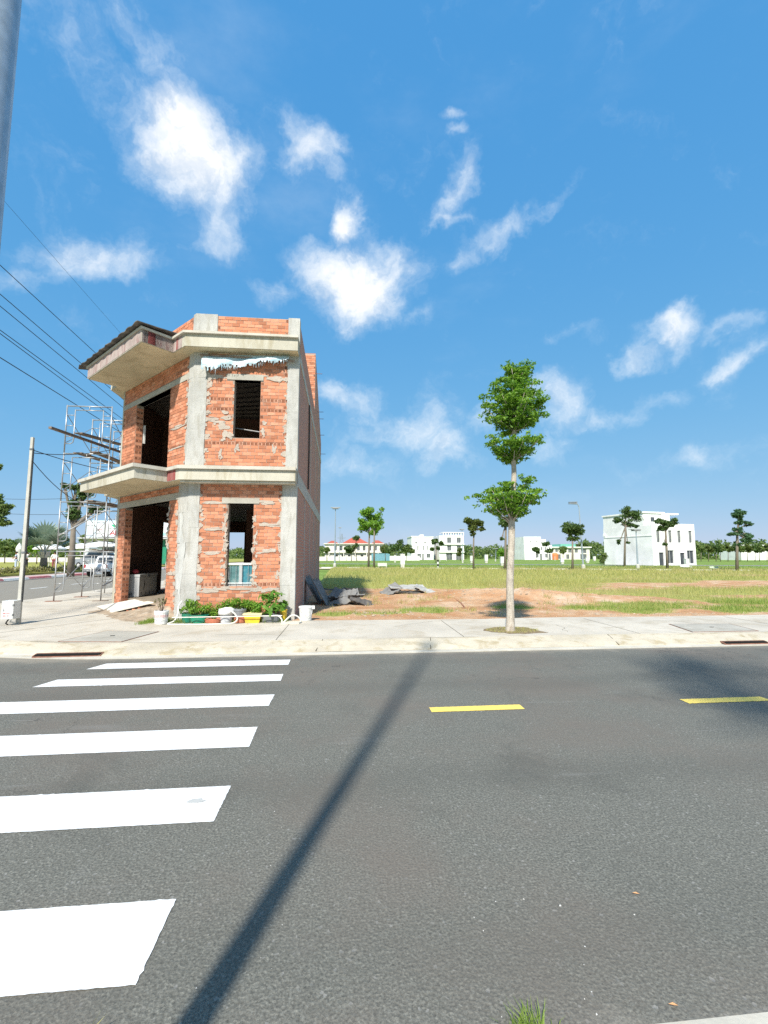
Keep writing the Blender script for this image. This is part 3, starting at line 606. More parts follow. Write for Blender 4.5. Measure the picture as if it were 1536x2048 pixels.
stones(520, (-4, 9), (1.75, 7.7), .0015, .0055, lambda x, y: .006); stones(60, (-.7, -.2), (1.95, 3.2), .002, .008, lambda x, y: .006); stones(40, (.5, 1.9), (1.7, 2.4), .003, .010, lambda x, y: .006)
tag(npmesh('road_grit', V, F, plain('white_grit', (.62, .60, .56), .8), kind='stuff'), 'pale grit and chips scattered on the asphalt', 'grit')

# beyond the lot: kerb of painted stones, lawn, pale road
fk0, fk1 = Vector((-12.0, 61.5)), Vector((62.0, 34.3)); fkd = (fk1 - fk0).normalized(); fkn = Vector((-fkd.y, fkd.x))
lw = [fk0 + fkn * .1 - fkd * 30, fk1 + fkn * .1 + fkd * 30, Vector((300, 40)), Vector((300, 330)), Vector((-150, 330)), Vector((-60, 80))]
struct(MB().add([(p.x, p.y, .150) for p in lw], [tuple(range(6))]).build('far_lawn', LAWN, tri=True), 'bright mown lawn beyond the painted kerb')
fkerb = struct(MB().beam((*(fk0 - fkd * 20), .10), (*(fk1 + fkd * 12), .10), .30, .10).build('far_kerb', GUTTER), 'low painted kerb at the far side of the lot')
pos, i = 0.0, 0
while pos < (fk1 - fk0).length:
    a = fk0 + fkd * pos; b = fk0 + fkd * (pos + 1.66); MB().beam((a.x, a.y, .21), (b.x, b.y, .21), .22, .14).build('kerb_stone', KERBW if i % 2 == 0 else plain('bare_kerb_stone', (.33, .27, .19), .9, .2), fkerb); pos += 1.72; i += 1
ps = [fk0 + fkn * 26 - fkd * 60, fk1 + fkn * 26 + fkd * 60, fk1 + fkn * 34 + fkd * 60, fk0 + fkn * 34 - fkd * 60]
struct(MB().add([(p.x, p.y, .156) for p in ps], [(0, 1, 2, 3)]).build('far_road', plain('far_asphalt', (.22, .215, .20), .9, .15, 1)), 'pale road crossing the far lawn')
V, F = [], []
rng = np.random.default_rng(77); n = 16000
t = rng.random(n); s_ = rng.random(n) ** 1.5 * 24 + .3; P = np.array([[fk0.x, fk0.y]]) + np.outer(t * 78, [fkd.x, fkd.y]) + np.outer(s_, [fkn.x, fkn.y])
Vv, Ff = blades(P[:, 0], P[:, 1], np.full(n, .14), rng.uniform(.08, .26, n), np.full(n, .05), rng)
tag(npmesh('lawn_grass', Vv, Ff, GRASS_GREEN, kind='stuff'), 'bright green grass of the far lawn', 'grass')

# far side of the side street: painted kerb, pink pavers, raised park
fs = struct(MB().box(-21.62, 17, -.03, -21.5, 170, .05).build('street_far_edge', GUTTER), 'far edge of the side street')
for k in range(26):
    y = 17 + k * 2.45; m = MB(); m.hexa([(-21.95, y, 0), (-21.62, y, 0), (-21.62, y + 2.42, 0), (-21.95, y + 2.42, 0), (-21.95, y, .20), (-21.72, y, .18), (-21.72, y + 2.42, .18), (-21.95, y + 2.42, .20)]); m.build('kerb_stone', KERBR if k % 2 else KERBW, fs)
struct(MB().box(-23.7, 17, -.03, -21.955, 170, .19).build('paver_walk', PAVER), 'pink paver walk beyond the side street')
struct(MB().box(-260, 24, -.03, -23.71, 230, .36).build('park_ground', plain('park_lawn', (.30, .30, .075), .95, .25, .4, 0, 0, .1, (.42, .35, .16), .6, .2)), 'yellow-green raised park ground left of the street')
struct(MB().box(-60, 46.5, .30, -26.5, 52, .372).build('park_path', plain('park_path_tone', (.50, .45, .38), .9, .12, 2)), 'pale path through the park')

# ================================================================== THE UNFINISHED BRICK HOUSE
AX, AY = -3.675, 11.3; CL_ = 4.36; q2 = math.sqrt(.5)
FO, FU, FN = (AX, AY), (1, 0), (0, -1)                       # front wall frame
CO, CU, CN = (AX, AY), (-q2, q2), (-q2, -q2)                 # chamfer wall frame
BX, BY = AX - CL_ * q2, AY + CL_ * q2                        # far end of chamfer
Z1B, Z1T, Z2B, Z2T, ZP = 3.46, 3.80, 6.76, 7.13, 7.76        # canopy bottom/top, eave bottom/top, parapet top
FLOOR = .42
house = thing('brick_house', 'unfinished two-storey red brick corner house with grey concrete columns and wide eaves', 'house', (-3.9, 13.0, .13))
def fr(o, u, n, w, d, z): return Vector((o[0] + u[0] * w + n[0] * d, o[1] + u[1] * w + n[1] * d, z))
def wall(name, mat, o, u, n, w0, w1, z0, z1, ops, th=.2, d1=0.0):
    us = sorted({w0, w1} | {a for op in ops for a in op[:2]}); zs = sorted({z0, z1} | {a for op in ops for a in op[2:]}); mb = MB()
    for i in range(len(us) - 1):
        for j in range(len(zs) - 1):
            cu, cz = (us[i] + us[i + 1]) / 2, (zs[j] + zs[j + 1]) / 2
            if not any(a < cu < b and c < cz < d for a, b, c, d in ops): mb.obox(o, u, us[i], us[i + 1], n, d1 - th, d1, zs[j], zs[j + 1])
    return mb.build(name, mat, house)
W1 = (.915, 1.545, .925, 2.94); W2 = (.985, 1.635, 4.59, 6.08); D1 = (1.02, 3.78, .10, 3.07); D2 = (1.24, 3.38, Z1T, 6.13)
front_wall = wall('front_wall', MORTAR, FO, FU, FN, 0, 2.575, .10, ZP - .01, [W1, W2])
chamfer_wall = wall('chamfer_wall', MORTAR, CO, CU, CN, .003, CL_ - .004, .10, ZP - .015, [D1, D2])
side_wall = wall('side_wall', SIDEBRICK, (HX1, HY0), (0, 1), (1, 0), .21, HY1 - HY0, .10, ZP - .03, [(8.0, 8.0, 1, 1)], .2, -.004)
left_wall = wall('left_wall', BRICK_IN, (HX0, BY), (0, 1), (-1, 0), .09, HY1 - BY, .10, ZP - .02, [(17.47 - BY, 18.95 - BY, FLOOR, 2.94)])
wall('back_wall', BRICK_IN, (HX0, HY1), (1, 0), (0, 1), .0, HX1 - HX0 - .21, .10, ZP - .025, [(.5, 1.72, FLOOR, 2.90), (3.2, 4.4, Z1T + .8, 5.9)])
# cross wall deep in the house, floor and ceilings
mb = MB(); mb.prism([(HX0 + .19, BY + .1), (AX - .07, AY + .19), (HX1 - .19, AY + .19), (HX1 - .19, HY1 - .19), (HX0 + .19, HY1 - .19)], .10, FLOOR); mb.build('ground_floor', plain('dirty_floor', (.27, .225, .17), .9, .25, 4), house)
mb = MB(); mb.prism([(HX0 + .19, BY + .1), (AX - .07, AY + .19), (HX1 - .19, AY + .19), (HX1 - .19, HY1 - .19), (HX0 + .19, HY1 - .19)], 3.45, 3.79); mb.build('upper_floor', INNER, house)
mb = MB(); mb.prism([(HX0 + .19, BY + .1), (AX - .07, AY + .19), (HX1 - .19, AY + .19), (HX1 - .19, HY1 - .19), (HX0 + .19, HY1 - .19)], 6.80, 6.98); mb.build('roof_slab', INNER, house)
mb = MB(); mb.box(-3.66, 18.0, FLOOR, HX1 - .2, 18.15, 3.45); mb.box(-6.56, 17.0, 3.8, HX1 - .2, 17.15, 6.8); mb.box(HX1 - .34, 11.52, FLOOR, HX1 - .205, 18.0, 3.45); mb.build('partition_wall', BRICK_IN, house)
mr_ = MB()
for k in range(9): mr_.beam((-6.5, 14.6 + k * .26, 6.70), (HX1 - .25, 12.0 + k * .5, 6.70), .05, .07)
mr_.build('roof_batten', plain('roof_batten_wood', (.20, .17, .14), .9, .2), house)

# columns
def col(w1f, s1c, z0, z1, seed):
    pl = [(AX + w1f, AY - .025), (AX - .025 * .414, AY - .025), tuple(fr(CO, CU, CN, s1c, .025, 0)[:2]), tuple(fr(CO, CU, CN, s1c, -.19, 0)[:2]), (AX + w1f, AY + .19)]
    mb = MB(); n = 9
    for k in range(n):
        a, b = z0 + (z1 - z0) * k / n, z0 + (z1 - z0) * (k + 1) / n; rr = random.Random(seed + k); j = lambda: rr.uniform(-.012, .012)
        p2 = [(pl[0][0] + j(), pl[0][1] + j() * .3), (pl[1][0] + j() * .3, pl[1][1] + j() * .3), (pl[2][0] + j(), pl[2][1] + j()), pl[3], pl[4]]; mb.prism(p2, a, b)
    return mb.build('column', COLUMN, house)
col(.255, .47, .10, Z1B + .01, 1); col(.315, .24, Z1T - .01, Z2B + .01, 30)
mb = MB()
for k in range(8):
    a, b = .10 + 3.36 * k / 8, .10 + 3.36 * (k + 1) / 8; j = random.uniform(-.014, .014); mb.box(HX1 - .35 + j, AY - .028 + j * .2, a, HX1 + .012, AY + .21, b)
mb.build('column', COLUMN, house)
mb = MB()
for k in range(8):
    a, b = Z1T - .01 + 2.98 * k / 8, Z1T - .01 + 2.98 * (k + 1) / 8; j = random.uniform(-.010, .010); mb.box(HX1 - .275 + j, AY - .026 + j * .2, a, HX1 + .011, AY + .21, b)
mb.build('column', COLUMN, house)
mb = MB(); mb.obox(CO, CU, CL_ - .13, CL_ + .012, CN, -.2, .02, .10, Z1B + .01); mb.obox(CO, CU, CL_ - .07, CL_ + .012, CN, -.2, .018, Z1T - .01, Z2B + .01); mb.build('column', FASCIA, house)
# lintels
LINT = m_concrete('lintel_concrete', (.42, .40, .345), (.33, .30, .24), .5, 1.5, .005, (.2, .19, .16))
MB().obox(CO, CU, .30, CL_ - .02, CN, -.205, .028, D1[3] - .0, D1[3] + .17).build('lintel', LINT, house)
MB().obox(CO, CU, .22, CL_ - .03, CN, -.205, .022, D2[3], D2[3] + .14).build('lintel', LINT, house)
MB().obox(FO, FU, .80, 1.70, FN, -.205, .022, W2[3], W2[3] + .15).build('lintel', LINT, house)
MB().obox(FO, FU, .78, 1.68, FN, -.205, .022, W1[3], W1[3] + .12).build('lintel', LINT, house)

# canopy and eave outlines
def outline(d, D, s1, s2, ex=0.0):
    t = math.tan(R(22.5)); P = lambda s, o: tuple(fr(CO, CU, CN, s, o, 0)[:2])
    return [(HX1 + ex * .6, AY + .02), (HX1 + ex * .6, AY - d), (AX - d * t, AY - d), P(s1, d), P(s1, D), P(s2, D), P(s2, d), (BX - d, BY - d * t), (BX - d, 16.6), (BX + .05, 16.6), (BX + .05, BY + .05), (AX + .05, AY + .05)]
canopy = MB().prism(outline(.35, 1.12, .44, 4.06), Z1B, Z1T - .085).build('canopy', FASCIA, house)
MB().prism(outline(.41, 1.18, .38, 4.12, .02), Z1T - .083, Z1T).build('cap', GUTTER, canopy)
MB().prism(outline(.32, 1.09, .47, 4.03), Z1B - .006, Z1B - .001).build('soffit', SOFFIT, canopy)
MB().prism([(HX1 - .015, AY - .022), (HX1 - .015, AY - .30), (AX - .13, AY - .30), (AX - .0, AY - .022)], Z1B - .055, Z1B - .008).build('beam_drop', FASCIA, canopy)
eave = MB().prism(outline(.35, 1.12, .44, 4.06), Z2B, Z2T - .06).build('eave', FASCIA, house)
MB().prism(outline(.42, 1.16, .40, 4.10, .02), Z2T - .058, Z2T).build('cap', GUTTER, eave)
MB().prism(outline(.33, 1.09, .47, 4.03), Z2B - .006, Z2B - .001).build('soffit', SOFFIT, eave)
# faded red boards on the step of both canopies
def panel(mat, s, d0, d1, z0, z1, par, side=-1):
    a, b = fr(CO, CU, CN, s, d0, 0), fr(CO, CU, CN, s, d1, 0); off = Vector((CU[0], CU[1], 0)) * (-.006)
    mb = MB(); mb.add([a + off + Vector((0, 0, z0)), b + off + Vector((0, 0, z0)), b + off + Vector((0, 0, z1)), a + off + Vector((0, 0, z1)), a + Vector((0, 0, z0)), b + Vector((0, 0, z0)), b + Vector((0, 0, z1)), a + Vector((0, 0, z1))],
        [(0, 1, 2, 3), (3, 2, 1, 0), (0, 4, 5, 1), (2, 6, 7, 3), (1, 5, 6, 2), (0, 3, 7, 4)]); return mb.build('stained_board', mat, par)
def cpanel(mat, s0, s1, d, z0, z1, par): return MB().obox(CO, CU, s0, s1, CN, d - .002, d + .006, z0, z1).build('stained_board', mat, par)
cpanel(REDFADE, .03, .435, .35, Z1B + .01, Z1T - .09, canopy)
panel(PINKFADE, .44, .36, 1.11, Z2B + .005, Z2T - .064, eave); panel(REDFADE, .433, .80, .97, Z2B + .01, Z2T - .066, eave)
cpanel(PINKFADE, .0, .43, .35, Z2B + .005, Z2T - .064, eave); cpanel(REDFADE, .20, .27, .357, Z2B + .01, Z2T - .066, eave)
cpanel(PINKFADE, .46, 4.05, 1.12, Z2B + .02, Z2T - .064, eave)
# rusty corrugated sheet lying on the eave, overhanging its edge
mb = MB(); n = 60; V = []; F = []
for k in range(n + 1):
    s = .33 + (4.22 - .33) * k / n; z = .005 * math.sin(k * 1.9)
    for d, dz in ((.30, .10), (.80, .06), (1.27, .035)): V.append(fr(CO, CU, CN, s + (.05 if d > 1.3 else 0) * math.sin(k * .7), d + .015 * math.sin(k * .9), Z2T + dz + z))
for k in range(n):
    for j in range(2): a = k * 3 + j; F.append((a, a + 1, a + 4, a + 3))
mb.add(V, F); sheet = mb.build('roof_sheet', SHEET, house); sheet.modifiers.new('thick', 'SOLIDIFY').thickness = .02
mb = MB(); mb.add([fr(CO, CU, CN, 4.20, 1.30, Z2T + .02), fr(CO, CU, CN, 4.40, 1.26, Z2T - .03), fr(CO, CU, CN, 4.40, .9, Z2T + .05), fr(CO, CU, CN, 4.25, .9, Z2T + .12)], [(0, 1, 2, 3)]); f2 = mb.build('bent_sheet_end', SHEET, sheet); f2.modifiers.new('thick', 'SOLIDIFY').thickness = .03
# parapet posts
MB().prism([(AX + .52, AY - .02), (AX - .01, AY - .02), tuple(fr(CO, CU, CN, .12, .02, 0)[:2]), tuple(fr(CO, CU, CN, .12, -.19, 0)[:2]), (AX + .52, AY + .19)], Z2T, ZP + .02).build('parapet_post', COLUMN, house)
MB().box(HX1 - .28, AY - .022, Z2T, HX1 + .012, AY + .205, ZP + .02).build('parapet_post', COLUMN, house)

# side wall bands, ties and the stair tower on the roof
sb = MB(); sb.box(HX1 - .1, AY + .215, 3.42, HX1 + .012, HY1 - .01, 3.80); sb.box(HX1 - .1, AY + .215, 6.72, HX1 + .012, HY1 - .01, 6.95); sb.build('tie_beam', COLUMN, house)
for y in (13.9, 16.3, 18.6, 21.3): MB().box(HX1 - .1, y, .10, HX1 + .008, y + .16, 3.419).build('tie_column', COLUMN, house)
for y in (16.3, 19.2, 21.8): MB().box(HX1 - .1, y, 3.801, HX1 + .008, y + .14, 6.719).build('tie_column', COLUMN, house)
mb = MB(); mb.tube([(HX1 + .03, 14.9, 3.85), (HX1 + .035, 14.95, 5.2), (HX1 + .03, 14.9, 6.7)], .025, 8); mb.build('drain_pipe', plain('dark_pipe', (.06, .055, .05), .7), house)
mb = MB(); mb.hexa([(-3.4, 18.42, ZP - .04), (HX1 - .003, 18.42, ZP - .04), (HX1 - .003, HY1 - .005, ZP - .04), (-3.4, HY1 - .005, ZP - .04), (-3.4, 18.42, 10.15), (HX1 - .003, 18.42, 10.15), (HX1 - .003, HY1 - .005, ZP + .05), (-3.4, HY1 - .005, ZP + .05)]); mb.build('stair_tower', SIDEBRICK, house)
for z, y in ((9.3, 18.5), (8.2, 20.2), (8.0, 20.6), (7.5, 21.6), (7.0, 23.5)): MB().tube([(HX1 - .05, y, z), (HX1 + .28, y + .02, z + .01)], .012, 5).build('rebar_stub', RUST, house)

# ---- bricks
ROWH, BH, BP, BL = .0865, .0765, .190, .1785
bricks = []   # wall, frame, w0, w1, z0, z1, proud, header
def lay(wobj, o, u, n, w0, w1, z0, z1, ops, seed, heads=(), d=0.0):
    rr = random.Random(seed); nr = int((z1 - z0) / ROWH + .35)
    for r in range(nr):
        za = z0 + r * ROWH + rr.uniform(-.002, .002); zb = min(za + BH, z1); iv = [(w0, w1)]
        for a, b, c, dd in ops:
            if za < dd - .01 and zb > c + .01: iv = [x for (p, q) in iv for x in ((p, min(q, a)), (max(p, b), q)) if x[1] - x[0] > .03]
        head = r in heads
        for (p, q) in iv:
            x = p - ((BP * .5 if r % 2 else 0) + rr.uniform(0, .03)); pit = .093 if head else BP
            while x < q:
                a, b = max(x, p + .004), min(x + (BL if not head else .082), q - .004); x += pit
                if b - a < .03: continue
                hd = head or (b - a < .10 and rr.random() < .55)
                bricks.append((wobj, o, u, n, a, b, za, zb, d + .003 + rr.uniform(0, .009), hd))
OPF = [W1, (.78, 1.68, W1[3], W1[3] + .12), W2, (.80, 1.70, W2[3], W2[3] + .15)]
lay(front_wall, FO, FU, FN, .255, 2.225, .15, Z1B - .05, OPF, 1, (9,)); lay(front_wall, FO, FU, FN, .315, 2.30, Z1T + .005, Z2B - .02, OPF, 2, (7, 17, 20))
lay(front_wall, FO, FU, FN, .53, 2.295, Z2T + .01, ZP, [], 3)
OPC = [D1, D2, (.3, 4.34, D1[3], D1[3] + .17), (.22, 4.33, D2[3], D2[3] + .14)]
lay(chamfer_wall, CO, CU, CN, .47, CL_ - .13, .22, Z1B - .01, OPC, 4, ()); lay(chamfer_wall, CO, CU, CN, .24, CL_ - .07, Z1T + .005, Z2B - .02, OPC, 5, (7, 13)); lay(chamfer_wall, CO, CU, CN, .13, CL_ - .05, Z2T + .01, ZP, [], 6)
# reveals of the two doorways and stair tower front
RO = fr(CO, CU, CN, D1[1], 0, 0); RO2 = fr(CO, CU, CN, D2[1], 0, 0); NR = (-CN[0], -CN[1]); RU = (-CU[0], -CU[1])
for (ro, za, zb) in ((RO, .25, D1[3]), (RO2, Z1T + .005, D2[3])):
    r = 0; z = za
    while z + BH < zb:
        hd = r % 2 == 0
        for a, b in ((.006, .094), (.104, .192)) if hd else ((.008, .19),): bricks.append((chamfer_wall, (ro.x, ro.y), NR, RU, a, b, z, z + BH, .004, hd))
        z += ROWH; r += 1
tower_o = (HX1 - 1.0, 18.42); lay(side_wall, tower_o, (1, 0), (0, -1), 0, .99, ZP, 10.12, [], 8)
def area(b):
    w, o, u, n, a, c, z0, z1, d, h = b; p = fr(o, u, n, (a + c) / 2, 0, (z0 + z1) / 2); v = Vector((0, 0, CAM_H)) - p; return (c - a) * (z1 - z0) * max(0, v.normalized().dot(Vector((n[0], n[1], 0)))) / v.length_squared
bricks.sort(key=area, reverse=True)
def unit_brick(seed, holes):
    rr = random.Random(seed); j = lambda s: rr.uniform(-s, s)
    V = [(0 + j(.012), -.045, 0 + j(.03)), (1 + j(.012), -.045, 0 + j(.03)), (1 + j(.012), -.045, 1 + j(.03)), (0 + j(.012), -.045, 1 + j(.03)), (0, 0, 0), (1, 0, 0), (1, 0, 1), (0, 0, 1)]
    # local frame: x along the wall, -y outward, z up ; front face at y = -.045
    F = [(0, 1, 2, 3), (4, 5, 1, 0), (1, 5, 6, 2), (3, 2, 6, 7), (4, 0, 3, 7)]
    me = bpy.data.meshes.new('brick'); 
    if holes:
        for hx in (.16, .56):
            for hz in (.16, .56):
                o = len(V); V += [(hx, -.0462, hz), (hx + .28, -.0462, hz), (hx + .28, -.0462, hz + .28), (hx, -.0462, hz + .28)]; F.append((o, o + 1, o + 2, o + 3))  # flat dark quads painted as shaded holes, no recess behind them
    me.from_pydata(V, [], F); me.materials.append(BRICK); me.materials.append(HOLE_SHADE)
    for i, p in enumerate(me.polygons): p.material_index = 1 if i > 4 else 0
    me.update(); return me
UB = [unit_brick(i, False) for i in range(4)]; UH = [unit_brick(10 + i, True) for i in range(2)]
def place_brick(b):
    w, o, u, n, a, c, z0, z1, d, h = b; me = random.choice(UH if h else UB); ob = bpy.data.objects.new('brick', me); COL.objects.link(ob); ob.parent = w
    # right-handed frame: x axis along the wall so that -y is outward
    ux = Vector((-n[1], n[0], 0)); flip = ux.x * u[0] + ux.y * u[1] < 0
    p = fr(o, u, n, c if flip else a, 0, z0); p += Vector((n[0], n[1], 0)) * (d - .045)
    ob.location = p - Vector(WO[w]); ob.rotation_euler = (0, 0, math.atan2(ux.y, ux.x)); ob.scale = (c - a, 1, z1 - z0); return ob
for b in bricks[:300]: place_brick(b)
mb = MB(); mh = MB()
for (w, o, u, n, a, c, z0, z1, d, h) in bricks[300:]:
    p = [fr(o, u, n, a, -.03, z0), fr(o, u, n, c, -.03, z0), fr(o, u, n, c, d, z0), fr(o, u, n, a, d, z0), fr(o, u, n, a, -.03, z1), fr(o, u, n, c, -.03, z1), fr(o, u, n, c, d, z1), fr(o, u, n, a, d, z1)]
    if u[0] * n[1] - u[1] * n[0] < 0: p = [p[0], p[3], p[2], p[1], p[4], p[7], p[6], p[5]]
    mb.hexa(p)
    if h:
        for hx in (.16, .56):
            for hz in (.16, .56):
                A = lambda fx, fz: fr(o, u, n, a + (c - a) * fx, d + .0015, z0 + (z1 - z0) * fz); mh.add([A(hx, hz), A(hx + .28, hz), A(hx + .28, hz + .28), A(hx, hz + .28)], [(0, 1, 2, 3)])
bw = mb.build('brickwork', BRICK, house); bw['kind'] = 'stuff'
hb = mh.build('brick_hole_shades', HOLE_SHADE, house); hb['kind'] = 'stuff'  # hole shade painted as dark quads just proud of the bricks

# mortar smeared over the bricks beside columns and round the openings
sm = MB(); rr = random.Random(21); Zu = (0, 0, 1)
def smear(o, u, n, w, z, a, b, seed, d=None):
    for q in range(4): blob(sm, fr(o, u, n, w + rr.uniform(-a, a) * .9, rr.uniform(.0150, .0165) + .0003 * q, z + rr.uniform(-b, b)), (u[0], u[1], 0), Zu, a * rr.uniform(.25, .5), b * rr.uniform(.25, .55), 0, seed * 7 + q, 12, .6)
    a, b = a * .8, b * .75; blob(sm, fr(o, u, n, w, d or rr.uniform(.0155, .0225), z), (u[0], u[1], 0), Zu, a, b, 0, seed, 16, .45)
sd = 100
for (wl_, z0, z1, k) in ((.26, .3, 3.3, 34), (2.22, .3, 3.3, 34), (.32, 3.9, 6.6, 26), (2.30, 3.9, 6.6, 26)):
    for _ in range(k): sd += 1; smear(FO, FU, FN, wl_ + rr.uniform(-.04, .06), rr.uniform(z0, z1), rr.uniform(.03, .10), rr.uniform(.02, .09), sd)
for (w, z, a, b) in ((.62, 2.30, .22, .045), (.58, 1.72, .24, .05), (.60, 2.95, .30, .05), (1.90, 2.42, .28, .045), (1.92, 1.78, .25, .05), (1.86, 2.98, .26, .06), (1.2, .86, .62, .035), (.85, .87, .2, .05), (1.65, .84, .25, .06), (.55, .82, .22, .06), (2.0, .85, .25, .05),
    (.75, 4.85, .16, .10), (.80, 5.08, .15, .06), (.62, 4.98, .18, .05), (.84, 4.66, .12, .12), (.78, 5.22, .10, .05), (1.72, 4.75, .07, .10), (1.75, 4.98, .08, .05), (.48, 5.05, .18, .05), (.48, 6.14, .26, .07), (1.98, 6.14, .32, .07), (2.0, 4.3, .05, .12), (1.1, 4.35, .06, .10), (.7, 4.2, .05, .12)):
    sd += 1; smear(FO, FU, FN, w, z, a, b, sd)
for _ in range(30): sd += 1; smear(FO, FU, FN, W1[0] - rr.uniform(.0, .10), rr.uniform(W1[2], W1[3]), rr.uniform(.02, .06), rr.uniform(.025, .07), sd)
for _ in range(26): sd += 1; smear(FO, FU, FN, W1[1] + rr.uniform(.0, .10), rr.uniform(W1[2], W1[3]), rr.uniform(.02, .06), rr.uniform(.025, .07), sd)
for (s0, z0, z1, k) in ((.48, .3, 3.1, 22), (.25, 3.9, 6.5, 24), (CL_ - .1, .4, 3.0, 12), (1.0, .5, 3.0, 10)):
    for _ in range(k): sd += 1; smear(CO, CU, CN, s0 + rr.uniform(-.05, .07), rr.uniform(z0, z1), rr.uniform(.03, .09), rr.uniform(.03, .09), sd)
for (s, z, a, b) in ((.75, 1.22, .22, .05), (.75, 4.95, .40, .03), (.75, 4.42, .42, .03), (.7, 5.0, .2, .03)): sd += 1; smear(CO, CU, CN, s, z, a, b, sd)
sm.build('mortar_smear', SMEAR, house, tri=True)['kind'] = 'stuff'
# the split, peeling foot of the corner column
pc = MB(); sd = 900
for k in range(14): sd += 1; blob(pc, fr(CO, CU, CN, .12 + .25 * rr.random(), .030 + .002 * k / 14, .5 + 2.1 * rr.random()), (CU[0], CU[1], 0), Zu, .09, .28, 0, sd, 16, .5)
pc.build('plaster_patch', m_concrete('old_plaster', (.52, .52, .49), (.42, .41, .37), .6, 2.5, .012, (.25, .24, .22), True), house, tri=True)

# ground-floor window: low teal shutters, rail and bars
win = MB().obox(FO, FU, W1[0] + .03, W1[1] - .01, FN, -.155, -.10, W1[2] + .51, W1[2] + .56).build('window', WHITEP, house)
for a, b, m in ((W1[0] + .05, W1[0] + .30, plain('dull_teal_pane', (.09, .20, .20), .4, .35, 6, 0, 0, .5, (.33, .33, .30), .5, 6)), (W1[0] + .38, W1[1] - .03, BLUEP)):
    s = MB().obox(FO, FU, a, b, FN, -.145, -.13, W1[2] + .05, W1[2] + .50).build('shutter', m, win)
fm = MB(); fm.obox(FO, FU, W1[0] + .30, W1[0] + .38, FN, -.155, -.11, W1[2] + .03, W1[2] + .51); fm.obox(FO, FU, W1[0] + .03, W1[1] - .01, FN, -.15, -.115, W1[2] + .003, W1[2] + .05); fm.build('shutter_frame', GREYF, win)
for k in range(4):
    x = W1[0] + .09 + k * .145; MB().tube([fr(FO, FU, FN, x, -.08, W1[2] + .03), fr(FO, FU, FN, x, -.08, W1[2] + .53)], .006, 6).build('bar', METAL, win)
MB().tube([fr(FO, FU, FN, W1[0] + .02, -.08, W1[2] + .07), fr(FO, FU, FN, W1[1] - .01, -.08, W1[2] + .07)], .007, 6).build('bar', METAL, win)
MB().obox(FO, FU, W1[0] + .003, W1[0] + .03, FN, -.19, -.01, W1[2] + .002, W1[3] - .002).build('jamb_board', WOODP, win)
MB().tube([fr(FO, FU, FN, W2[0] - .1, -.5, 4.98), fr(FO, FU, FN, W2[1] + .1, -.5, 4.86)], .016, 6).build('steel_rod', METAL, house)
MB().obox(CO, CU, D2[1] - .05, D2[1] - .02, CN, -.26, -.205, 5.0, 5.55).build('white_board', WHITEP, house)

# torn tarpaulin strip under the eave
def m_tarp():
    m, t, p = new_mat('striped_tarp'); v = geo_pos(t); mp = t.nodes.new('ShaderNodeMapping'); mp.inputs['Scale'].default_value = (.6, .6, 9); lk(t, v, mp.inputs['Vector'])
    n = noise_node(t, mp.outputs[0], 2.2, 3, .5); a = ramp(t, n.outputs[0], [(.40, (.62, .68, .69)), (.47, (.28, .50, .60)), (.52, (.66, .71, .72)), (.58, (.26, .48, .58)), (.66, (.62, .68, .69))]).outputs[0]
    lk(t, a, p.inputs['Base Color']); p.inputs['Roughness'].default_value = .5; return m
TARP = m_tarp(); V = []; F = []; n = 84; m_ = 6; rr = random.Random(4)
tarp = thing('torn_tarp', 'torn white and blue tarpaulin strip hanging under the upper eave', 'tarp', (-2.4, 11.2, 6.5))
for i in range(n + 1):
    f = i / n; x = AX + .22 + f * 2.12; drop = (.50 - .32 * f) + .03 * math.sin(f * 17) + rr.uniform(-.012, .03) + (.05 if .1 < f < .3 and rr.random() < .5 else 0); out = .14 + .05 * math.sin(f * 9 + 1)
    for j in range(m_ + 1):
        g = j / m_; V.append((x + .01 * math.sin(j * 2 + i), AY - .05 - out * math.sin(g * 1.9) - .03 * math.sin(f * 23 + g * 4) * g, Z2B - .02 + .02 * f - drop * g - .06 * (1 - f) * (1 - g)))
for i in range(n):
    for j in range(m_):
        if j >= m_ - 1 and (rr.random() < .30 or (10 < i < 22 and j < m_ - 1 and rr.random() < .55)): continue
        a = i * (m_ + 1) + j; F.append((a, a + m_ + 1, a + m_ + 2, a + 1))
MB().add(V, F).build('sheet', TARP, tarp, smooth=True)
mb = MB()
for k in range(70):
    f = rr.random(); x = AX + .25 + f * 2.05; z = Z2B - .02 - (.50 - .32 * f) + .03; l = rr.uniform(.03, .12) * (2.2 if .10 < f < .2 and rr.random() < .25 else 1); y = AY - .10 - rr.uniform(0, .09)
    mb.add([(x, y, z), (x + rr.uniform(.008, .02), y, z), (x + rr.uniform(-.02, .02), y + .01, z - l)], [(0, 1, 2)])
mb.build('frayed_edge', TARP, tarp)
MB().tube([(AX + .15, AY - .10, Z2B - .10), (AX + 1.2, AY - .12, Z2B - .13), (HX1 - .10, AY - .10, Z2B - .16)], .025, 8).build('support_pole', WOODP, tarp)

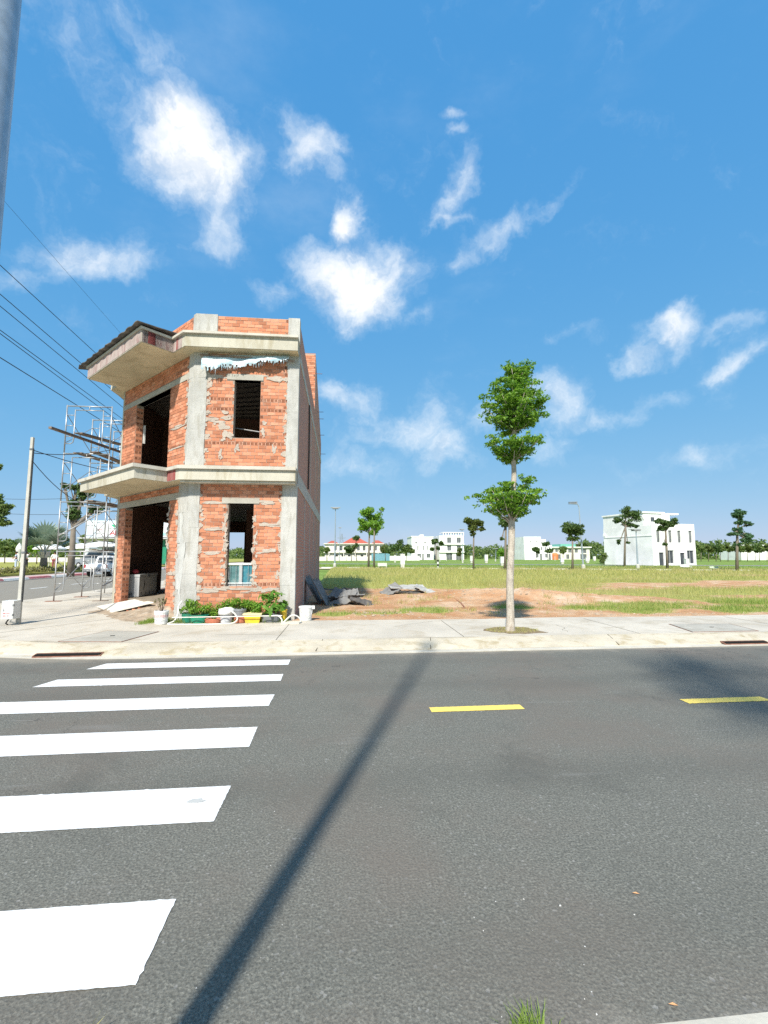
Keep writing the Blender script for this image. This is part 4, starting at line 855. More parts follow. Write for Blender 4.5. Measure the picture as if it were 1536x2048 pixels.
# rubble apron in front of the doorway
n1, n2 = 46, 22; V = []; F = []
for i in range(n1 + 1):
    for j in range(n2 + 1):
        s = .35 + 3.55 * i / n1; d = -.24 + 1.35 * j / n2; t = min(1, max(0, (1.05 - d + .25 * mnoise.noise(Vector((s * 1.3, d, 3)))) / 1.05)); ed = min(1, max(0, (s - .35) / .4), max(0, (3.9 - s) / .8))
        z = .122 + (FLOOR - .115) * (t ** 2.0) * ed + (.02 * mnoise.noise(Vector((s * 4, d * 4, 1))) + .012 * mnoise.noise(Vector((s * 11, d * 11, 1)))) * min(1, t * 3)
        p = fr(CO, CU, CN, s, d, z); V.append(p)
for i in range(n1):
    for j in range(n2): a = i * (n2 + 1) + j; F.append((a, a + 1, a + n2 + 2, a + n2 + 1))
struct(MB().add(V, F).build('rubble_apron', DIRT, smooth=True), 'heap of dirt and rubble at the doorway')

# ================================================================== OBJECTS AROUND THE HOUSE
# ---- street lamp beside the photographer (its shadow crosses the road)
lp = thing('street_lamp', 'tall grey galvanised lamp post cut off by the left edge of the picture', 'street lamp', (-.79, .957, .13))
MB().lathe((-.79, .957, .13), [(.078, 0), (.078, .5), (.064, .55), (.056, 6.3)], 24, cap=True).build('pole', LAMPPOST, lp, smooth=True)
MB().lathe((-.79, .957, .13), [(.17, 0), (.17, .02), (.10, .03)], 20).build('base_plate', LAMPPOST, lp)
MB().tube([(-.79, .957, 6.42), (-.78, 1.0, 6.6), (-.70, 1.25, 6.72), (-.60, 1.55, 6.75)], [.05, .045, .04, .035], 10).build('arm', LAMPPOST, lp, smooth=True)
MB().beam((-.62, 1.5, 6.76), (-.48, 1.95, 6.79), .20, .08).build('lamp_head', GREYM, lp)

# ---- concrete service pole with meter box
UX, UY = -7.2, 11.08
up = thing('utility_pole', 'slim pale concrete pole carrying a white meter box near its foot', 'utility pole', (UX, UY, .13))
MB().hexa([(UX - .036, UY - .036, .10), (UX + .036, UY - .036, .10), (UX + .036, UY + .036, .10), (UX - .036, UY + .036, .10), (UX - .028, UY - .028, 4.42), (UX + .028, UY - .028, 4.42), (UX + .028, UY + .028, 4.42), (UX - .028, UY + .028, 4.42)]).build('shaft', POLE, up)
for z in (1.72, 4.12): MB().lathe((UX, UY, z), [(.052 if z < 3 else .045, 0), (.052 if z < 3 else .045, .035)], 12).build('band', GREYP, up)
bx = MB().box(UX - .19, UY - .27, .27, UX + .05, UY - .037, .66).build('meter_box', WHITEM, up)
MB().box(UX - .18, UY - .276, .285, UX + .03, UY - .270, .645).build('door', WHITEM, bx)
for z in (.34, .55): MB().box(UX + .030, UY - .273, z, UX + .053, UY - .24, z + .045).build('hinge', GREYP, bx)
for (x0, z0, x1, z1, m) in ((-.15, .385, -.10, .402, REDINK), (-.09, .388, -.01, .397, REDINK), (-.15, .335, -.09, .352, REDINK), (-.07, .337, -.03, .350, REDINK), (-.05, .60, .0, .606, GREYP)): MB().box(UX + x0, UY - .2785, z0, UX + x1, UY - .276, z1).build('lettering', m, bx)
MB().add([(UX - .15, UY - .278, .44), (UX - .125, UY - .278, .44), (UX - .137, UY - .278, .535)], [(0, 1, 2)]).build('emblem', GREYP, bx)
MB().box(UX - .195, UY - .275, .661, UX + .055, UY - .03, .669).build('lid', WHITEM, bx)
MB().tube([(UX - .08, UY - .18, .27), (UX - .11, UY - .2, .21), (UX - .14, UY - .18, .17), (UX - .12, UY - .14, .13)], .014, 7).build('conduit', CABLE, up)
MB().tube([(UX - .04, UY - .15, .27), (UX - .05, UY - .17, .22), (UX - .09, UY - .13, .20), (UX - .02, UY - .08, .16)], .013, 7).build('conduit', WHITEP, up)
MB().tube([(UX + .052, UY, .62), (UX + .056, UY, 2.2), (UX + .045, UY, 4.15)], .011, 6).build('conduit', CABLE, up)
def wire(name, label, pts, r, group=None, mat=CABLE):
    o = MB().tube(pts, r, 5).build(name, mat, None, at=tuple(pts[0])); return tag(o, label, 'cable', group)
def sag(a, b, s, n=14): a, b = Vector(a), Vector(b); return [a.lerp(b, k / n) - Vector((0, 0, 4 * s * (k / n) * (1 - k / n))) for k in range(n + 1)]
wire('service_cable', 'dark cable running from the pale pole top back to the scaffold', sag((UX + .02, UY, 4.12), (-6.8, 19.0, 5.0), .25), .010)
wire('service_cable', 'cable rising from the pale pole towards the house corner', sag((UX + .02, UY, 4.05), (BX - .2, BY + .4, 5.1), .12), .009)
wire('service_cable', 'slack cable looping down from the pale pole top', sag((UX + .04, UY, 3.85), (-8.2, 16.4, 3.4), .35), .009)
for i, (a, b) in enumerate((((0, 530), (190, 705)), ((0, 588), (180, 742)), ((0, 612), (165, 748)), ((0, 660), (245, 838)), ((0, 667), (240, 845)), ((0, 715), (145, 805)))):
    p0, p1 = onX(*a, -11.0), onX(*b, -11.0 - .15 * i); d = (p1 - p0); q0 = p0 - d * 2.2; q1 = p0 + d * 7.5; q1.z = max(q1.z, 5.5)
    lab = ['topmost overhead wire at the upper left of the sky', 'second overhead wire below the topmost one', 'third overhead wire, just under the second', 'fourth overhead wire, upper of the close pair', 'fifth overhead wire, lower of the close pair', 'lowest overhead wire passing behind the scaffold top'][i]
    wire('overhead_wire', lab, [q0, p0, p1, p0 + (q1 - p0) * .5, q1], .013 if i < 5 else .016, 'overhead wires along the side street')
p0, p1 = onX(20, 415, -13), onX(225, 648, -13); wire('overhead_wire', 'faint hair-thin wire crossing the cloud at upper left', [p0 - (p1 - p0), p0, p1, p1 + (p1 - p0) * 3], .006, 'overhead wires along the side street')
for i, (ya, yb) in enumerate(((994, 996), (1022, 1028))): wire('overhead_wire', ['far level wire above the palms', 'far level wire just over the palm crowns'][i], sag(onY(-60, ya, 80), onY(150, yb, 80), .3), .03, 'overhead wires along the side street')

# ---- scaffold: welded walk-through frames, cross braces, boards
SX0, SX1, SYA, SYB = -9.6, -8.1, 16.4, 18.05
sc = thing('scaffold', 'four-lift grey steel pipe scaffold with boards left of the brick house', 'scaffold', (-8.85, 17.2, .13))
def frame(y, z, x0=SX0, x1=SX1, H=1.70):
    f = MB().tube([(x0, y, z), (x0, y, z + H)], .022, 7); f.tube([(x1, y, z), (x1, y, z + H)], .022, 7); f.tube([(x0, y, z + H - .03), (x1, y, z + H - .03)], .022, 7)
    for x, sgn in ((x0, 1), (x1, -1)):
        xi = x + sgn * .28
        f.tube([(x, y, z + .32), (xi - sgn * .10, y, z + .32), (xi - sgn * .02, y, z + .36), (xi, y, z + .46), (xi, y, z + H - .16)], .017, 6)
        for k in range(3): f.tube([(x, y, z + .58 + k * .38), (xi, y, z + .58 + k * .38)], .014, 5)
    f.tube([(x0 + .28, y, z + H - .17), (x1 - .28, y, z + H - .17)], .017, 6); f.tube([((x0 + x1) / 2, y, z + H - .17), ((x0 + x1) / 2, y, z + H - .03)], .013, 5)
    return f.build('frame', METAL, sc, smooth=True)
for lv in range(4):
    z = .14 + lv * 1.70
    for y in (SYA, SYB, SYB + 1.65): frame(y, z)
    for x in (SX0 + .02, SX1 - .02):
        for ya, yb in ((SYA, SYB), (SYB, SYB + 1.65)):
            MB().tube([(x, ya, z + .35), (x, yb, z + 1.35)], .013, 5).build('cross_brace', METAL, sc); MB().tube([(x, ya, z + 1.35), (x, yb, z + .35)], .013, 5).build('cross_brace', METAL, sc)
for x, y in ((SX0, SYA), (SX1, SYA), (SX0, SYB), (SX1, SYB)): MB().beam((x - .22, y - .03, .138), (x + .22, y + .03, .138), .2, .018).build('sole_board', RUST if x == SX0 else WOODP, sc)
for (xa, ya, za, xb, yb, zb, w) in ((SX0 + .5, SYA - .1, 5.22, SX0 + .55, SYB + .3, 5.30, .30), (SX1 - .4, SYA - .2, 5.24, SX1 - .3, SYB + 1.5, 5.25, .28), (SX0 + .6, SYA + .1, 3.53, SX1, SYB + 1.4, 3.54, .30), (SX1 - .5, SYA - .15, 3.55, SX1 - .15, SYB + 1.0, 3.56, .28), (SX1 - .35, SYA, 1.86, SX1 - .3, SYB + .8, 1.86, .28)):
    MB().beam((xa, ya, za), (xb, yb, zb), w, .035).build('plank', WOODP, sc)
a, b = onY(100, 855, 15.2), onY(244, 905, 18.6); o = MB().beam(a, b, .11, .07).build('timber', WOODP, None, at=tuple(a)); tag(o, 'long grey timber poking out of the scaffold towards the street', 'timber')
a, b = onY(157, 866, 16.6), onY(244, 890, 18.9); o = MB().beam(a, b, .30, .04).build('scaffold_board', WOODP, None, at=tuple(a)); tag(o, 'dark upper board sloping on the scaffold beside the house', 'plank')
MB().tube([(SX0 + .02, SYA, 1.8 + .55), (SX1 - .1, SYA + .2, 3.25)], .02, 6).build('diagonal_pipe', METAL, sc); MB().tube([(SX1 + .0, SYA, .62), (SX1 + .55, SYB, 1.25)], .02, 6).build('diagonal_pipe', METAL, sc)

# ---- chest freezer inside the doorway
fx0, fx1, fy0, fy1, fz = -6.52, -6.00, 14.32, 15.62, FLOOR
fz_ = thing('chest_freezer', 'grey chest freezer standing inside the ground-floor doorway', 'freezer', (-6.26, 15.0, fz))
fb = MB().box(fx0, fy0, fz + .02, fx1, fy1, fz + .60).build('body', GREYM, fz_)
lid = MB().box(fx0 - .005, fy0 - .012, fz + .605, fx1 + .012, fy1 + .01, fz + .68).build('lid', GREYM, fz_); MB().box(fx1 + .012, 14.85, fz + .60, fx1 + .03, 15.05, fz + .625).build('handle', GREYP, lid)
V = [(fx1 + .004, 14.62 + .05 * math.sin(t * 1.7) * 1 + (.05 if s else -.0) * math.sin(t * 3.14), fz + .17 + .36 * t) for s in (0, 1) for t in np.linspace(0, 1, 9)]
MB().add(V, [(k, k + 1, k + 10, k + 9) for k in range(8)]).build('emblem', DARK, fb)
for k in range(4): MB().box(fx1, 14.45 + k * .29, fz + .06, fx1 + .006, 14.53 + k * .29, fz + .14).build('vent', GREYP, fb)
MB().box(fx0 + .2, fy0 - .006, fz + .06, fx0 + .34, fy0, fz + .14).build('vent', GREYP, fb)
o = MB().lathe((-6.22, 14.55, fz + .682), [(.02, 0), (.085, .03), (.10, .08), (.07, .13), (.02, .15)], 10, .9, 1.3).build('red_bag', REDINK, None, at=(-6.22, 14.55, fz + .68), smooth=True); tag(o, 'small red bundle on top of the chest freezer', 'bag')

# ---- pale boards as a ramp into the doorway
g = 'pale boards leaning up to the doorway as a ramp'
A, B, C_, D_ = onz(193, 1214, .155), onz(222, 1226, .155), onz(303, 1207, .45), onz(268, 1200, .45)
for k in range(3):
    t0, t1 = k / 3 + .012, (k + 1) / 3 - .012; p = [A.lerp(B, t0), A.lerp(B, t1), D_.lerp(C_, t1), D_.lerp(C_, t0)]; e = (0, -.03, .05)[k]
    p[2] = p[1].lerp(p[2], 1 + e); p[3] = p[0].lerp(p[3], 1 + e); up_ = Vector((0, 0, .022))
    o = MB().hexa([*p, *[q + up_ for q in p]]).build('ramp_board', BOARD, None, at=tuple(p[0])); tag(o, ['pale ramp board nearest the wall at the doorway', 'middle pale ramp board at the doorway', 'outermost pale ramp board at the doorway'][k], 'board', g)
for k in range(3):
    p = B.lerp(C_, .42 + .14 * k) + Vector((.02, .05, 0)); o = MB().box(p.x - .07, p.y, p.z - .15, p.x + .07, p.y + .09, p.z - .035).build('loose_brick', BRICK, None, at=(p.x, p.y, p.z - .15)); tag(o, ['loose brick propping the low end of the ramp boards', 'loose brick under the middle of the ramp boards', 'loose brick under the high end of the ramp boards'][k], 'brick', 'loose bricks under the ramp')

# ---- potted plants along the front wall
def leafy(root, c, rx, ry, h, n, size, mat, seed, stems=6, name='foliage'):
    rng = np.random.default_rng(seed); cs, rs, ct = [], [], []
    for k in range(max(3, n // 60)):
        a = rng.uniform(0, 6.28); d = rng.random() ** .6; cs.append((c[0] + math.cos(a) * d * rx * .75, c[1] + math.sin(a) * d * ry * .75, c[2] + h * rng.uniform(.25, .85))); rs.append((rx * .4, ry * .4, h * .28)); ct.append(60)
    V, F = leaf_cloud(cs, rs, ct, size, rng, .45); V = V - np.array(WO[root]); npmesh(name, V, F, mat, root)
    st = MB()
    for k in range(stems): a = k * 2.4; q = cs[k % len(cs)]; st.tube([(c[0] + .02 * math.cos(a), c[1] + .02 * math.sin(a), c[2] - .03), ((c[0] + q[0]) / 2, (c[1] + q[1]) / 2, c[2] + h * .4), q], [.006, .004, .002], 5)
    st.build('stem', plain('green_stem', (.12, .17, .05), .8), root)
def pot(name, label, x, y, prof, mat, sx=1, sy=1, group='pots in front of the brick wall', n=18, z=.125):
    t = thing(name, label, 'pot', (x, y, z), group); r, h = prof[-1]
    b = MB().lathe((x, y, z), prof + [(r * .9, h), (r * .86, h - .03)], n, sx, sy, cap=False).build('vessel', mat, t, smooth=False)
    MB().lathe((x, y, z), [(prof[0][0] * .98, .003), (prof[0][0] * .9, .006)], n, sx, sy).build('base', mat, t)
    MB().lathe((x, y, z + h - .05), [(r * .87, 0), (r * .2, .012)], n, sx, sy).build('soil', SOILPOT, t); return t
def pxz(x, y): p = onz(x, y, .13); return p.x, p.y
BUCK = [(.115, 0), (.13, .02), (.148, .26), (.155, .27), (.155, .30), (.148, .31)]
x, y = -3.98, 10.72; t = pot('bucket_pot', 'white bucket with faded red print holding a bare red-leaved shrub', x, y, BUCK, WHITEP)
MB().lathe((x, y, .125), [(.1425, .165), (.1465, .225)], 18, cap=False).build('printed_band', plain('faded_red_print', (.62, .44, .42), .6, .3, 30), t)
MB().tube([(x - .15, y, .40), (x - .12, y - .12, .28), (x, y - .17, .22), (x + .12, y - .12, .28), (x + .15, y, .40)], .004, 5).build('handle', METAL, t)
st = MB(); rr = random.Random(3); tips = []
for k in range(11): a = k * 2.4; e = (x + math.cos(a) * rr.uniform(.04, .15), y + math.sin(a) * rr.uniform(.04, .12), .42 + rr.uniform(.12, .28)); tips.append(e); st.tube([(x + .02 * math.cos(a), y + .02 * math.sin(a), .38), ((x * 1.0 + e[0]) / 2, (y + e[1]) / 2, .5), e], [.008, .006, .004], 5)
st.build('stem', WOODP, t); V, F = leaf_cloud(tips, [(.03, .03, .05)] * 11, [7] * 11, .028, np.random.default_rng(8), .2); npmesh('foliage', V - np.array(WO[t]), F, m_leaf('bronze_leaf', (.13, .10, .05), (.16, .17, .05), .2), t)
TUB = [(.12, 0), (.135, .02), (.165, .17), (.18, .18), (.18, .195)]
t = pot('green_tub', 'smaller dark green plastic tub, leftmost of the two tubs', -3.47, 10.93, [(.10, 0), (.12, .02), (.14, .21), (.15, .225)], GREEND); leafy(t, (-3.47, 10.93, .33), .22, .16, .30, 420, .035, LEAF_BRIGHT, 31)
t = pot('green_tub', 'wide green plastic tub of leafy herbs', -3.20, 10.84, TUB, GREENP, 1.25, .8); leafy(t, (-3.20, 10.84, .30), .26, .17, .24, 480, .03, LEAF_BRIGHT, 32)
MB().lathe((-3.2, 10.84, .125), [(.172, .165), (.185, .172), (.185, .195)], 18, 1.25, .8, cap=False).build('rim', GREEND, t)
t = pot('clay_pot', 'broken terracotta pot lying low between green tub and white bucket', -2.86, 10.78, [(.10, 0), (.15, .03), (.16, .09), (.12, .12)], CLAYP, 1.2, .9); leafy(t, (-2.9, 10.95, .20), .22, .12, .36, 360, .03, LEAF_BRIGHT, 33)
t = thing('covered_bucket', 'paint bucket draped with crumpled white plastic', 'bucket', (-2.58, 10.80, .125), 'pots in front of the brick wall')
MB().lathe((-2.58, 10.80, .125), BUCK, 18).build('vessel', plain('paint_bucket', (.50, .51, .52), .5, .35, 18, 0, 0, .4, (.22, .23, .25), .7, 16), t)
m = MB().lathe((-2.58, 10.80, .125), [(.172, .20), (.176, .27), (.165, .315), (.09, .345), (.02, .35)], 20); m.v = [(a + .02 * mnoise.noise(Vector((a * 9, b * 9, c * 9))), b + .02 * mnoise.noise(Vector((a * 9 + 5, b * 9, c * 9))), c + .028 * mnoise.noise(Vector((a * 11, b * 11, 7)))) for a, b, c in m.v]; m.build('plastic_cover', WHITEP, t, smooth=True)
t = pot('bucket_pot', 'grey bucket over a terracotta base, right of the draped bucket', -2.31, 10.90, BUCK, GREYP); MB().lathe((-2.27, 10.80, .125), [(.10, 0), (.13, .02), (.14, .12), (.11, .13)], 16).build('clay_dish', CLAYP, t); leafy(t, (-2.35, 10.97, .40), .30, .13, .28, 560, .034, LEAF_BRIGHT, 34)
t = thing('yellow_planter', 'bright yellow rectangular planter in front of the wall', 'planter', (-1.98, 10.80, .125), 'pots in front of the brick wall')
MB().hexa([(-2.13, 10.70, .125), (-1.83, 10.70, .125), (-1.83, 10.92, .125), (-2.13, 10.92, .125), (-2.17, 10.67, .33), (-1.79, 10.67, .33), (-1.79, 10.95, .33), (-2.17, 10.95, .33)]).build('box', YELLOWP, t); MB().box(-2.19, 10.655, .315, -1.77, 10.965, .345).build('rim', plain('pale_yellow_plastic', (.76, .66, .36), .5), t)
leafy(t, (-2.0, 10.87, .34), .26, .14, .26, 420, .034, LEAF_BRIGHT, 35)
t = pot('dark_basin', 'dark grey basin holding a broad-leaved green plant', -1.60, 10.86, [(.14, 0), (.17, .02), (.20, .17), (.21, .18)], GREYP, 1.2, .8)
rng = np.random.default_rng(9); cs = []
V, F = leaf_cloud([(-1.58, 10.88, .62), (-1.72, 10.80, .50), (-1.42, 10.84, .48), (-1.60, 10.72, .42), (-1.50, 10.9, .75), (-1.70, 10.92, .70)], [(.20, .12, .10)] * 6, [26] * 6, .085, rng, .6, .15); npmesh('foliage', V - np.array(WO[t]), F, m_leaf('broad_leaf', (.10, .24, .03), (.20, .36, .06), .4), t)
st = MB()
for k in range(8): a = k * .8; st.tube([(-1.6, 10.86, .28), (-1.6 + .08 * math.cos(a), 10.86 + .05 * math.sin(a), .48), (-1.6 + .2 * math.cos(a), 10.86 + .1 * math.sin(a), .66)], [.008, .006, .004], 5)
st.build('stem', plain('green_stem', (.12, .17, .05)), t)
t = pot('yellow_pot', 'small yellow pot half hidden beside the right column', -1.33, 11.06, [(.07, 0), (.09, .25), (.095, .26)], YELLOWP); leafy(t, (-1.33, 11.06, .38), .16, .10, .22, 240, .04, LEAF_BRIGHT, 36)
x, y = -.80, 11.02; t = thing('white_bucket', 'plain white paint bucket standing right of the house corner', 'bucket', (x, y, .125))
MB().lathe((x, y, .125), [(.125, 0), (.138, .02), (.158, .29), (.168, .30), (.168, .335), (.16, .34)], 20).build('vessel', WHITEP, t); MB().tube([(x - .165, y, .43), (x - .1, y - .14, .36), (x + .05, y - .17, .22), (x + .14, y - .1, .28), (x + .165, y, .43)], .004, 5).build('handle', METAL, t); MB().box(x + .14, y - .06, .40, x + .21, y + .06, .47).build('spout_rag', WHITEP, t)
for i, (x_, y_, rx_, h_, lab) in enumerate(((-3.0, 11.08, .34, .42, 'leafy green plant behind the wide green tub'), (-2.62, 11.10, .30, .46, 'leafy green plant behind the draped bucket'), (-2.1, 11.1, .30, .44, 'leafy green plant behind the yellow planter'))):
    t = thing('leafy_plant', lab, 'plant', (x_, y_, .125), 'leafy plants against the front wall'); leafy(t, (x_, y_, .16), rx_, .13, h_, 620, .034, LEAF_BRIGHT, 60 + i, 9)
# weeds at the foot of the wall
rng = np.random.default_rng(41); n = 2600; X = rng.uniform(-4.5, -1.2, n); Y = 10.98 + rng.normal(0, .12, n) + np.clip(-3.7 - X, 0, 2) * .2
V, F = blades(X, Y, np.full(n, .125), rng.uniform(.03, .14, n), np.full(n, .007), rng); tag(npmesh('wall_weeds', V, F, GRASS_GREEN, kind='stuff'), 'small weeds along the foot of the front wall', 'weeds')
n = 2400; a = rng.random(n); P0, P1 = onz(285, 1247, .13), onz(350, 1236, .13); X = P0.x + (P1.x - P0.x) * a + rng.normal(0, .06, n); Y = P0.y + (P1.y - P0.y) * a + rng.normal(0, .11, n)
V, F = blades(X, Y, np.full(n, .128), rng.uniform(.02, .08, n), np.full(n, .007), rng); tag(npmesh('corner_grass', V, F, GRASS_GREEN, kind='stuff'), 'low green grass patch left of the white bucket pot', 'grass')
# hose and long pipe
H = [(-3.62, 10.95, .62), (-3.68, 10.90, .50), (-3.66, 10.82, .34), (-3.70, 10.72, .20), (-3.80, 10.62, .15), (-3.62, 10.54, .145), (-3.2, 10.50, .145), (-2.7, 10.52, .145), (-2.4, 10.58, .15), (-2.30, 10.62, .22), (-2.33, 10.63, .32), (-2.45, 10.66, .41), (-2.62, 10.68, .44)]
def smooth_path(P, n=5):
    P = [Vector(p) for p in P]; out = []
    for i in range(len(P) - 1):
        p0, p1, p2, p3 = P[max(i - 1, 0)], P[i], P[i + 1], P[min(i + 2, len(P) - 1)]
        for k in range(n): t = k / n; out.append(.5 * ((2 * p1) + (p2 - p0) * t + (2 * p0 - 5 * p1 + 4 * p2 - p3) * t * t + (3 * p1 - p0 - 3 * p2 + p3) * t ** 3))
    return out + [P[-1]]
tag(MB().tube(smooth_path(H), .017, 8).build('garden_hose', HOSE, None, at=H[0], smooth=True), 'white hose looped on the ground before the pots', 'hose')
H2 = [(-1.52, 10.60, .30), (-1.38, 10.58, .30), (-1.30, 10.56, .22), (-1.28, 10.55, .145), (-1.1, 10.6, .30), (-.98, 10.62, .29), (-.90, 10.63, .22), (-.88, 10.62, .145)]
tag(MB().tube(smooth_path(H2), .017, 8).build('garden_hose', HOSE, None, at=H2[0], smooth=True), 'short white hose arching at the right column', 'hose')
MB_ = MB().tube([(-3.72, 10.64, .285), (-1.30, 10.60, .30)], .011, 6); tag(MB_.build('plastic_pipe', HOSE, None, at=(-3.72, 10.64, .285)), 'thin straight white pipe lying across the pots', 'pipe')
tag(MB().hexa([(-1.32, 10.45, .13), (-.90, 10.43, .13), (-.86, 10.60, .13), (-1.28, 10.62, .13), (-1.30, 10.45, .165), (-.91, 10.43, .165), (-.87, 10.59, .165), (-1.27, 10.61, .165)]).build('stone_slab', GUTTER, None, at=(-1.1, 10.5, .13)), 'small pale stone slab on the sidewalk by the right column', 'slab')

# ---- piles of broken roofing sheets
def corr(c, lx, ly, rot, mat, name, label, group, waves=5, amp=.008):
    V = []; F = []; nx_, ny_ = waves * 4, 3
    for i in range(nx_ + 1):
        for j in range(ny_ + 1):
            f, g_ = i / nx_ - .5, j / ny_ - .5; V.append(Vector((f * lx, g_ * ly * (1 + .1 * math.sin(i)), amp * math.sin(i / 4 * 6.28) + .05 * g_ * math.sin(f * 4))))
    for i in range(nx_):
        for j in range(ny_): a = i * (ny_ + 1) + j; F.append((a, a + ny_ + 1, a + ny_ + 2, a + 1))
    Mx = Euler(rot).to_matrix(); V = [Mx @ v + Vector(c) for v in V]; o = MB().add(V, F).build(name, mat, None, at=tuple(c)); md = o.modifiers.new('thick', 'SOLIDIFY'); md.thickness = .03; return tag(o, label, 'roof sheet', group)
P = lambda x, y, z: onz(x, y, z)
base = onz(650, 1207, .15)
specs = [((-.83, 15.0, .55), .62, 1.0, (R(62), 0, R(78)), SHEETL, 'tall grey sheet leaning against the side wall, left of the pile'), ((-.55, 14.7, .50), .55, .95, (R(58), R(6), R(70)), SHEETL, 'second grey sheet leaning just right of the tallest one'),
 ((-.10, 15.2, .30), 1.0, .6, (R(18), R(-22), R(25)), SHEET, 'dark bent sheet in the middle of the pile'), ((.10, 14.9, .40), .8, .5, (R(40), R(12), R(-20)), SHEETL, 'grey sheet jutting up from the middle of the pile'), ((.25, 15.3, .25), 1.0, .5, (R(10), R(20), R(40)), SHEET, 'black-edged sheet low at the back of the pile'),
 ((.42, 14.9, .36), .45, .5, (R(50), R(-8), R(10)), SHEETL, 'short upright sheet piece near the right of the pile'), ((.62, 14.6, .20), .9, .35, (R(12), R(16), R(-38)), SHEETL, 'long sheet sliding off the right end of the pile'), ((-.05, 14.45, .20), .9, .35, (R(25), R(-18), R(20)), SHEETL, 'pale broken strip at the front of the pile'), ((.0, 15.4, .52), 1.0, .35, (R(8), R(6), R(15)), SHEET, 'topmost dark strip of the pile'), ((.15, 14.5, .17), .7, .25, (R(8), 0, R(35)), SHEET, 'small dark fragment under the pale strip')]
WHERE = ['far left', 'left', 'lower left', 'lower middle', 'middle', 'upper middle', 'lower right', 'right', 'upper right', 'far right']
for k in range(10):
    rr_ = random.Random(300 + k); specs.append(((-.35 + .12 * k + rr_.uniform(-.08, .08), 14.75 + rr_.uniform(-.35, .4), .20 + rr_.uniform(0, .26)), rr_.uniform(.3, .75), rr_.uniform(.18, .4), (R(rr_.uniform(-30, 55)), R(rr_.uniform(-30, 30)), R(rr_.uniform(-50, 50))), (SHEET, SHEETL, SHEETL)[k % 3], 'small broken sheet fragment at the ' + WHERE[k] + ' of the dark pile beside the house'))
for c, lx, ly, rot, m, lab in specs: corr(c, lx, ly, rot, m, 'roof_sheet', lab, 'broken roofing sheets piled beside the house')
g = 'broken roofing sheets lying alone on the red soil'
for c, lx, ly, rot, m, lab in [((2.75, 18.5, .40), 1.5, .7, (R(10), R(2), R(4)), SHEETP, 'pale arched sheet spanning the middle of the lone heap'), ((2.05, 18.3, .30), .8, .6, (R(20), R(-28), R(15)), SHEETL, 'left sheet of the lone heap tilting to the ground'), ((3.45, 18.2, .30), .9, .5, (R(12), R(24), R(-18)), SHEETP, 'right sheet of the lone heap tilting to the ground'), ((2.9, 18.2, .22), 1.1, .3, (R(14), R(4), R(-6)), SHEET, 'dark strip under the lone heap')]: corr(c, lx, ly, rot, m, 'roof_sheet', lab, g)
tag(MB().tube([(3.45, 13.3, .36), (3.56, 13.2, .28), (3.62, 13.05, .17), (3.64, 12.95, .12)], [.012, .018, .022, .022], 6).build('rusty_stick', RUST, None, at=(3.6, 13, .12)), 'short bent rust-brown stick standing in the grass tuft', 'stick')
# tufts at the near kerb
for nm, (x, y), h, nn, lab in (('grass_tuft', (.665, 1.68), .075, 90, 'small green grass tuft at the bottom edge of the picture'), ('dry_tuft', (-.88, 1.72), .10, 26, 'thin dry grass wisps at the bottom left edge')):
    rng = np.random.default_rng(nn); X = x + rng.normal(0, .035, nn); Y = y + rng.normal(0, .025, nn); V, F = blades(X - x, Y - y, np.zeros(nn), rng.uniform(.04, h, nn), np.full(nn, .005), rng, .5); tag(npmesh(nm, V, F, GRASS_GREEN if 'grass' in nm else GRASS_DRY, at=(x, y, .004)), lab, 'grass')
for k, (x_, y_) in enumerate(((1347, 2014), (1272, 1790))):
    p = onz(x_, y_); tag(MB().add([(p.x - .016, p.y + .006, .007), (p.x, p.y - .006, .010), (p.x + .017, p.y - .004, .007), (p.x + .002, p.y + .006, .011)], [(0, 1, 2, 3)]).build('dry_leaf', plain('dry_leaf_tone', (.45, .25, .12), .8, .2), None, at=(p.x, p.y, .006)), ['fallen dry leaf near the bottom right edge', 'fallen pale leaf in the middle of the right asphalt'][k], 'leaf')

